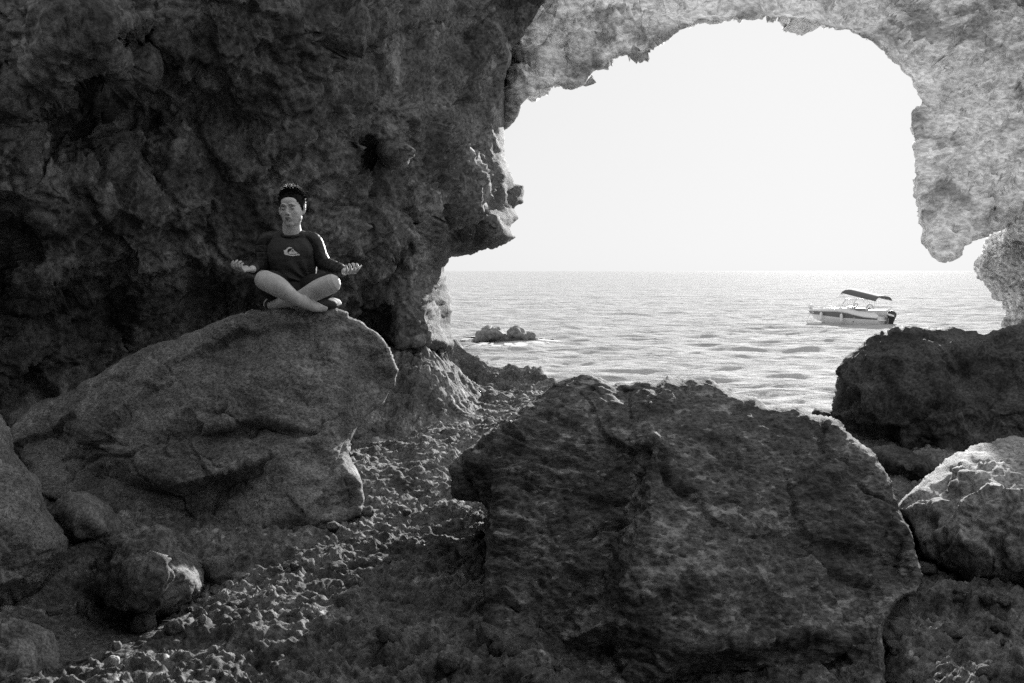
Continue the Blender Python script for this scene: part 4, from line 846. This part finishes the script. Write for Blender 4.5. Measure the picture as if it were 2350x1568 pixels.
s_ = Shape(); s_.tube([(4.42, -.6, .82), (4.52, -.6, .93), (4.66, -.6, .82)], [.035]*3, 8, 12); bpart('bag', s_.V, s_.F, M_black)
# fenders, buoy, rope, rail fittings
for (x, zt_) in ((1.42, .60), (2.98, .55)):
    yb = -(float(bw(x/BL))+.12); s_ = Shape(); s_.tube([(x, yb, zt_-.42), (x, yb, zt_-.36), (x, yb, zt_-.08), (x, yb, zt_)], [.075, .085, .085, .045], 14, 16, up=(0, 1, 0)); f_ = bpart('fender', s_.V, s_.F, M_gel)
    btube('fender_line', [(x, yb, zt_), (x, yb+.06, zt_+.30)], .008, M_rope, f_)
s_ = Shape(); s_.ball((.16, -.05, .90), (.17, .17, .16)); buoy = mesh('round_buoy', np.array([boat.matrix_basis @ Vector(v) for v in s_.V])-np.array(bow), s_.F, M_gel); buoy.location = tuple(bow); buoy.location.z = 0
prop(buoy, 'round white buoy lying on the bow of the motor boat', 'buoy')
btube('mooring_rope', [(.06, 0, .55), (-.05, -.05, .2), (-.14, -.1, -.1)], .014, M_rope)
s_ = Shape(); s_.ball((3.75, -(float(bw(3.75/BL))*.985+.02), .335), (.035, .02, .035), 10); bpart('hull_fitting', s_.V, s_.F, M_gel)
s_ = Shape(); s_.ball((3.65, -(float(bw(3.65/BL))*.93+.0), .12), (.035, .03, .03), 10); bpart('drain', s_.V, s_.F, M_black)
btube('bow_rail', [(.35, -.45, .80), (.7, -.62, .95), (1.3, -.72, .92), (1.5, -.74, .86)], .011, M_steel); btube('bow_rail', [(.35, .45, .80), (.7, .62, .95), (1.3, .72, .92), (1.5, .74, .86)], .011, M_steel)
# small lettering near the bow
fc = bpy.data.curves.new('lettering', 'FONT'); fc.body = 'TIBER'; fc.size = .13; fc.extrude = .004; fo = bpy.data.objects.new('lettering', fc); COL.objects.link(fo)
nm = bpy.data.meshes.new_from_object(fo); bpy.data.objects.remove(fo); nm.materials.append(M_gel); lo_ = bpy.data.objects.new('lettering', nm); COL.objects.link(lo_); lo_.parent = boat
t0_, t1_ = .30/BL, .70/BL; y0_, y1_ = float(bw(t0_))*.975, float(bw(t1_))*.975; lo_.location = (.34, -y0_-.035, .54); lo_.rotation_euler = (math.pi/2, 0, -math.atan2(y1_-y0_, .40))
# outboard
ob = Shape(); ob.tube([(BL+.34, 0, .36), (BL+.36, 0, .48), (BL+.40, 0, .66), (BL+.42, 0, .74)], [(.20, .16), (.27, .18), (.25, .17), (.16, .10)], 20, 16, up=(0, 1, 0), cap=.3)
motor = bpart('outboard_motor', ob.V, ob.F, M_black)
ob = Shape(); ob.tube([(BL+.355, 0, .50), (BL+.38, 0, .60)], [(.279, .19), (.270, .186)], 20, 8, up=(0, 1, 0), cap=.02); bpart('cowl_band', ob.V, ob.F, M_gel2, motor)
ob = Shape(); ob.tube([(BL+.40, 0, .40), (BL+.34, 0, .10), (BL+.26, 0, -.35)], [(.20, .10), (.14, .07), (.10, .04)], 14, 12, up=(0, 1, 0), cap=.3); bpart('leg', ob.V, ob.F, M_black, motor)
bbox('bracket', (BL+.01, -.12, .05), (BL+.14, .12, .40), M_grey, motor, .02); bbox('swim_step', (BL+.01, -.75, .20), (BL+.20, -.25, .27), M_gel); bbox('swim_step', (BL+.01, .25, .20), (BL+.20, .75, .27), M_gel)
print('boat', BL, round(time.time()-T0, 1))
#BOAT>
#STONES<
# ------------------------------------------------------------------ loose stones and twigs
def pix_ground(px, py):
    u = (px-1175)/FPX; v = (784-py)/FPX; yy = cp_+v*sp_; zz = -sp_+v*cp_; y = 1.55*yy/(-zz); x = u/yy*y
    for _ in range(4): y = (EYE-ground_z(x, y))*yy/(-zz); x = u/yy*y
    return x, y, ground_z(x, y)
def stone_mesh(seed, block=0., n=14):
    s_ = Shape(); s_.ball((0, 0, 0), 1, n); V = np.array(s_.V)
    if block: V = np.sign(V)*np.abs(V)**(1-block)*.9
    q = V+seed*5.7; d = .22*fbm(q, .9, 3, seed)+.10*ridged(q, 2.4, 3, seed+9)+.03*fbm(q, 9, 2, seed); w = worley(q, 1.1, seed+3)
    V = V*(1+.6*d+.18*(w-.5)+.30*facet(q, 1.3, seed))[:, None]; me = bpy.data.meshes.new('stone'); me.from_pydata([tuple(v) for v in V], [], s_.F); me.polygons.foreach_set('use_smooth', np.full(len(me.polygons), True)); return me
smesh = [stone_mesh(k, .25*(k % 3)) for k in range(7)]
def stone(px, py, rx, rz, mat, label, k, group=None, sink=.35, cat='stone'):
    x, y, z = pix_ground(px, py+rz*.6); sc = y/FPX
    me = smesh[k].copy(); me.materials.clear(); me.materials.append(mat); o = bpy.data.objects.new('stone', me); COL.objects.link(o)
    o.scale = (rx*sc, rx*sc*.9, rz*sc*1.1); o.rotation_euler = (0, 0, k*1.7+px); o.location = (x, y, z+rz*sc*(1-sink)); prop(o, label, cat, group); return o
stone(187, 1355, 13, 19, M_stone, 'small dim upright stone in the dark gap left of the knobbly rock', 0)
stone(331, 1425, 27, 27, M_stone, 'rounded grey stone lying in front of the knobbly rock', 1)
stone(494, 1325, 27, 27, M_stone, 'blocky grey stone right of the knobbly rock, under the slanting boulder', 2)
stone(551, 1322, 24, 8, M_stone, 'flat slab of stone tucked under the slanting boulder', 4)
stone(648, 1414, 10, 9, M_white, 'white pebble alone on the dim ground right of the knobbly rock', 3)
stone(972, 1247, 8, 7, M_white, 'white pebble on the rough ground left of the ridged boulder', 5)
stone(543, 1421, 9, 7, M_stone, 'small round pale pebble left of the lone white one', 1)
stone(465, 1427, 10, 10, M_stone, 'small pebble at the edge of the sand below the blocky stone', 6)
stone(268, 1484, 12, 10, M_stone, 'small dim pebble lying on the right rim of the sand hollow', 0)
stone(262, 1519, 14, 13, M_white, 'pale fist-sized stone beside the pitted corner rock, on the sand edge', 4)
stone(317, 1551, 12, 10, M_white, 'pale pebble nearest the bottom edge, right of the sand hollow', 6)
stone(524, 1512, 14, 12, M_stone, 'rounded lump of stone on the crusty ground at bottom left', 3)
stone(123, 1341, 17, 6, M_stone, 'thin flat stone in the shade under the left edge boulder', 2)
stone(2268, 785, 7, 5, M_white, 'tiny white stone lying in the saddle on top of the dark boulder', 5) if False else None
rs = random.Random(11); cnt = 0
base_l = [(440, 1330), (520, 1335), (600, 1335), (680, 1315), (740, 1275), (800, 1215), (835, 1175), (820, 1110), (850, 980), (1120, 1440), (1140, 1480), (1240, 1545), (250, 1420), (420, 1400), (1130, 1250), (2120, 1320), (2180, 1360), (2260, 1410), (2060, 1400), (2040, 1480)]
while cnt < 110:
    px, py = rs.uniform(380, 1330), rs.uniform(905, 1560)
    if cnt % 5 == 0: px, py = rs.uniform(2010, 2330), rs.uniform(1400, 1560)
    if cnt % 2: k_ = rs.choice(base_l); px, py = k_[0]+rs.gauss(0, 22), k_[1]+rs.gauss(4, 14)
    x, y, z = pix_ground(px, py); r = rs.choice((.012, .018, .026, .045))*rs.uniform(.7, 1.3)*(1+.08*y)
    me = smesh[rs.randrange(7)]
    if cnt < 7 or not me.materials: me.materials.clear(); me.materials.append(M_ground)
    o = bpy.data.objects.new('stone', me); COL.objects.link(o); o.location = (x, y, z+r*.15); o.scale = (r*rs.uniform(.8, 1.3), r, r*rs.uniform(.5, .9)); o.rotation_euler = (rs.uniform(-.4, .4), rs.uniform(-.4, .4), rs.uniform(0, 6))
    prop(o, 'small loose stone scattered over the rough crusty ground', 'stone', 'loose stones scattered on the ground'); cnt += 1
M_twig = mk('twig_bark', .02, .9)
for (a, b, lab) in (((365, 1429), (408, 1436), 'thin dark twig lying right of the rounded grey stone'), ((176, 1523), (212, 1514), 'thin dark twig lying on the sand by the corner rock'), ((237, 1518), (252, 1488), 'short dark twig standing up against the pale stone')):
    p0, p1 = np.array(pix_ground(*a)), np.array(pix_ground(*b)); s_ = Shape(); m_ = (p0+p1)/2+np.array([0, .01, .012]); s_.tube([p0+[0, 0, .012], m_, p1+[0, 0, .014]], [.004, .006, .003], 8, 10)
    t_ = mesh('twig', np.array(s_.V)-p0, s_.F, M_twig); t_.location = tuple(p0); prop(t_, lab, 'twig')
print('stones', round(time.time()-T0, 1))
#STONES>
print(sorted([(len(o.data.polygons), o.name) for o in S.objects if o.type == 'MESH'])[-12:]) if False else None
print('done', round(time.time()-T0, 1), sum(len(m.polygons) for m in bpy.data.meshes))
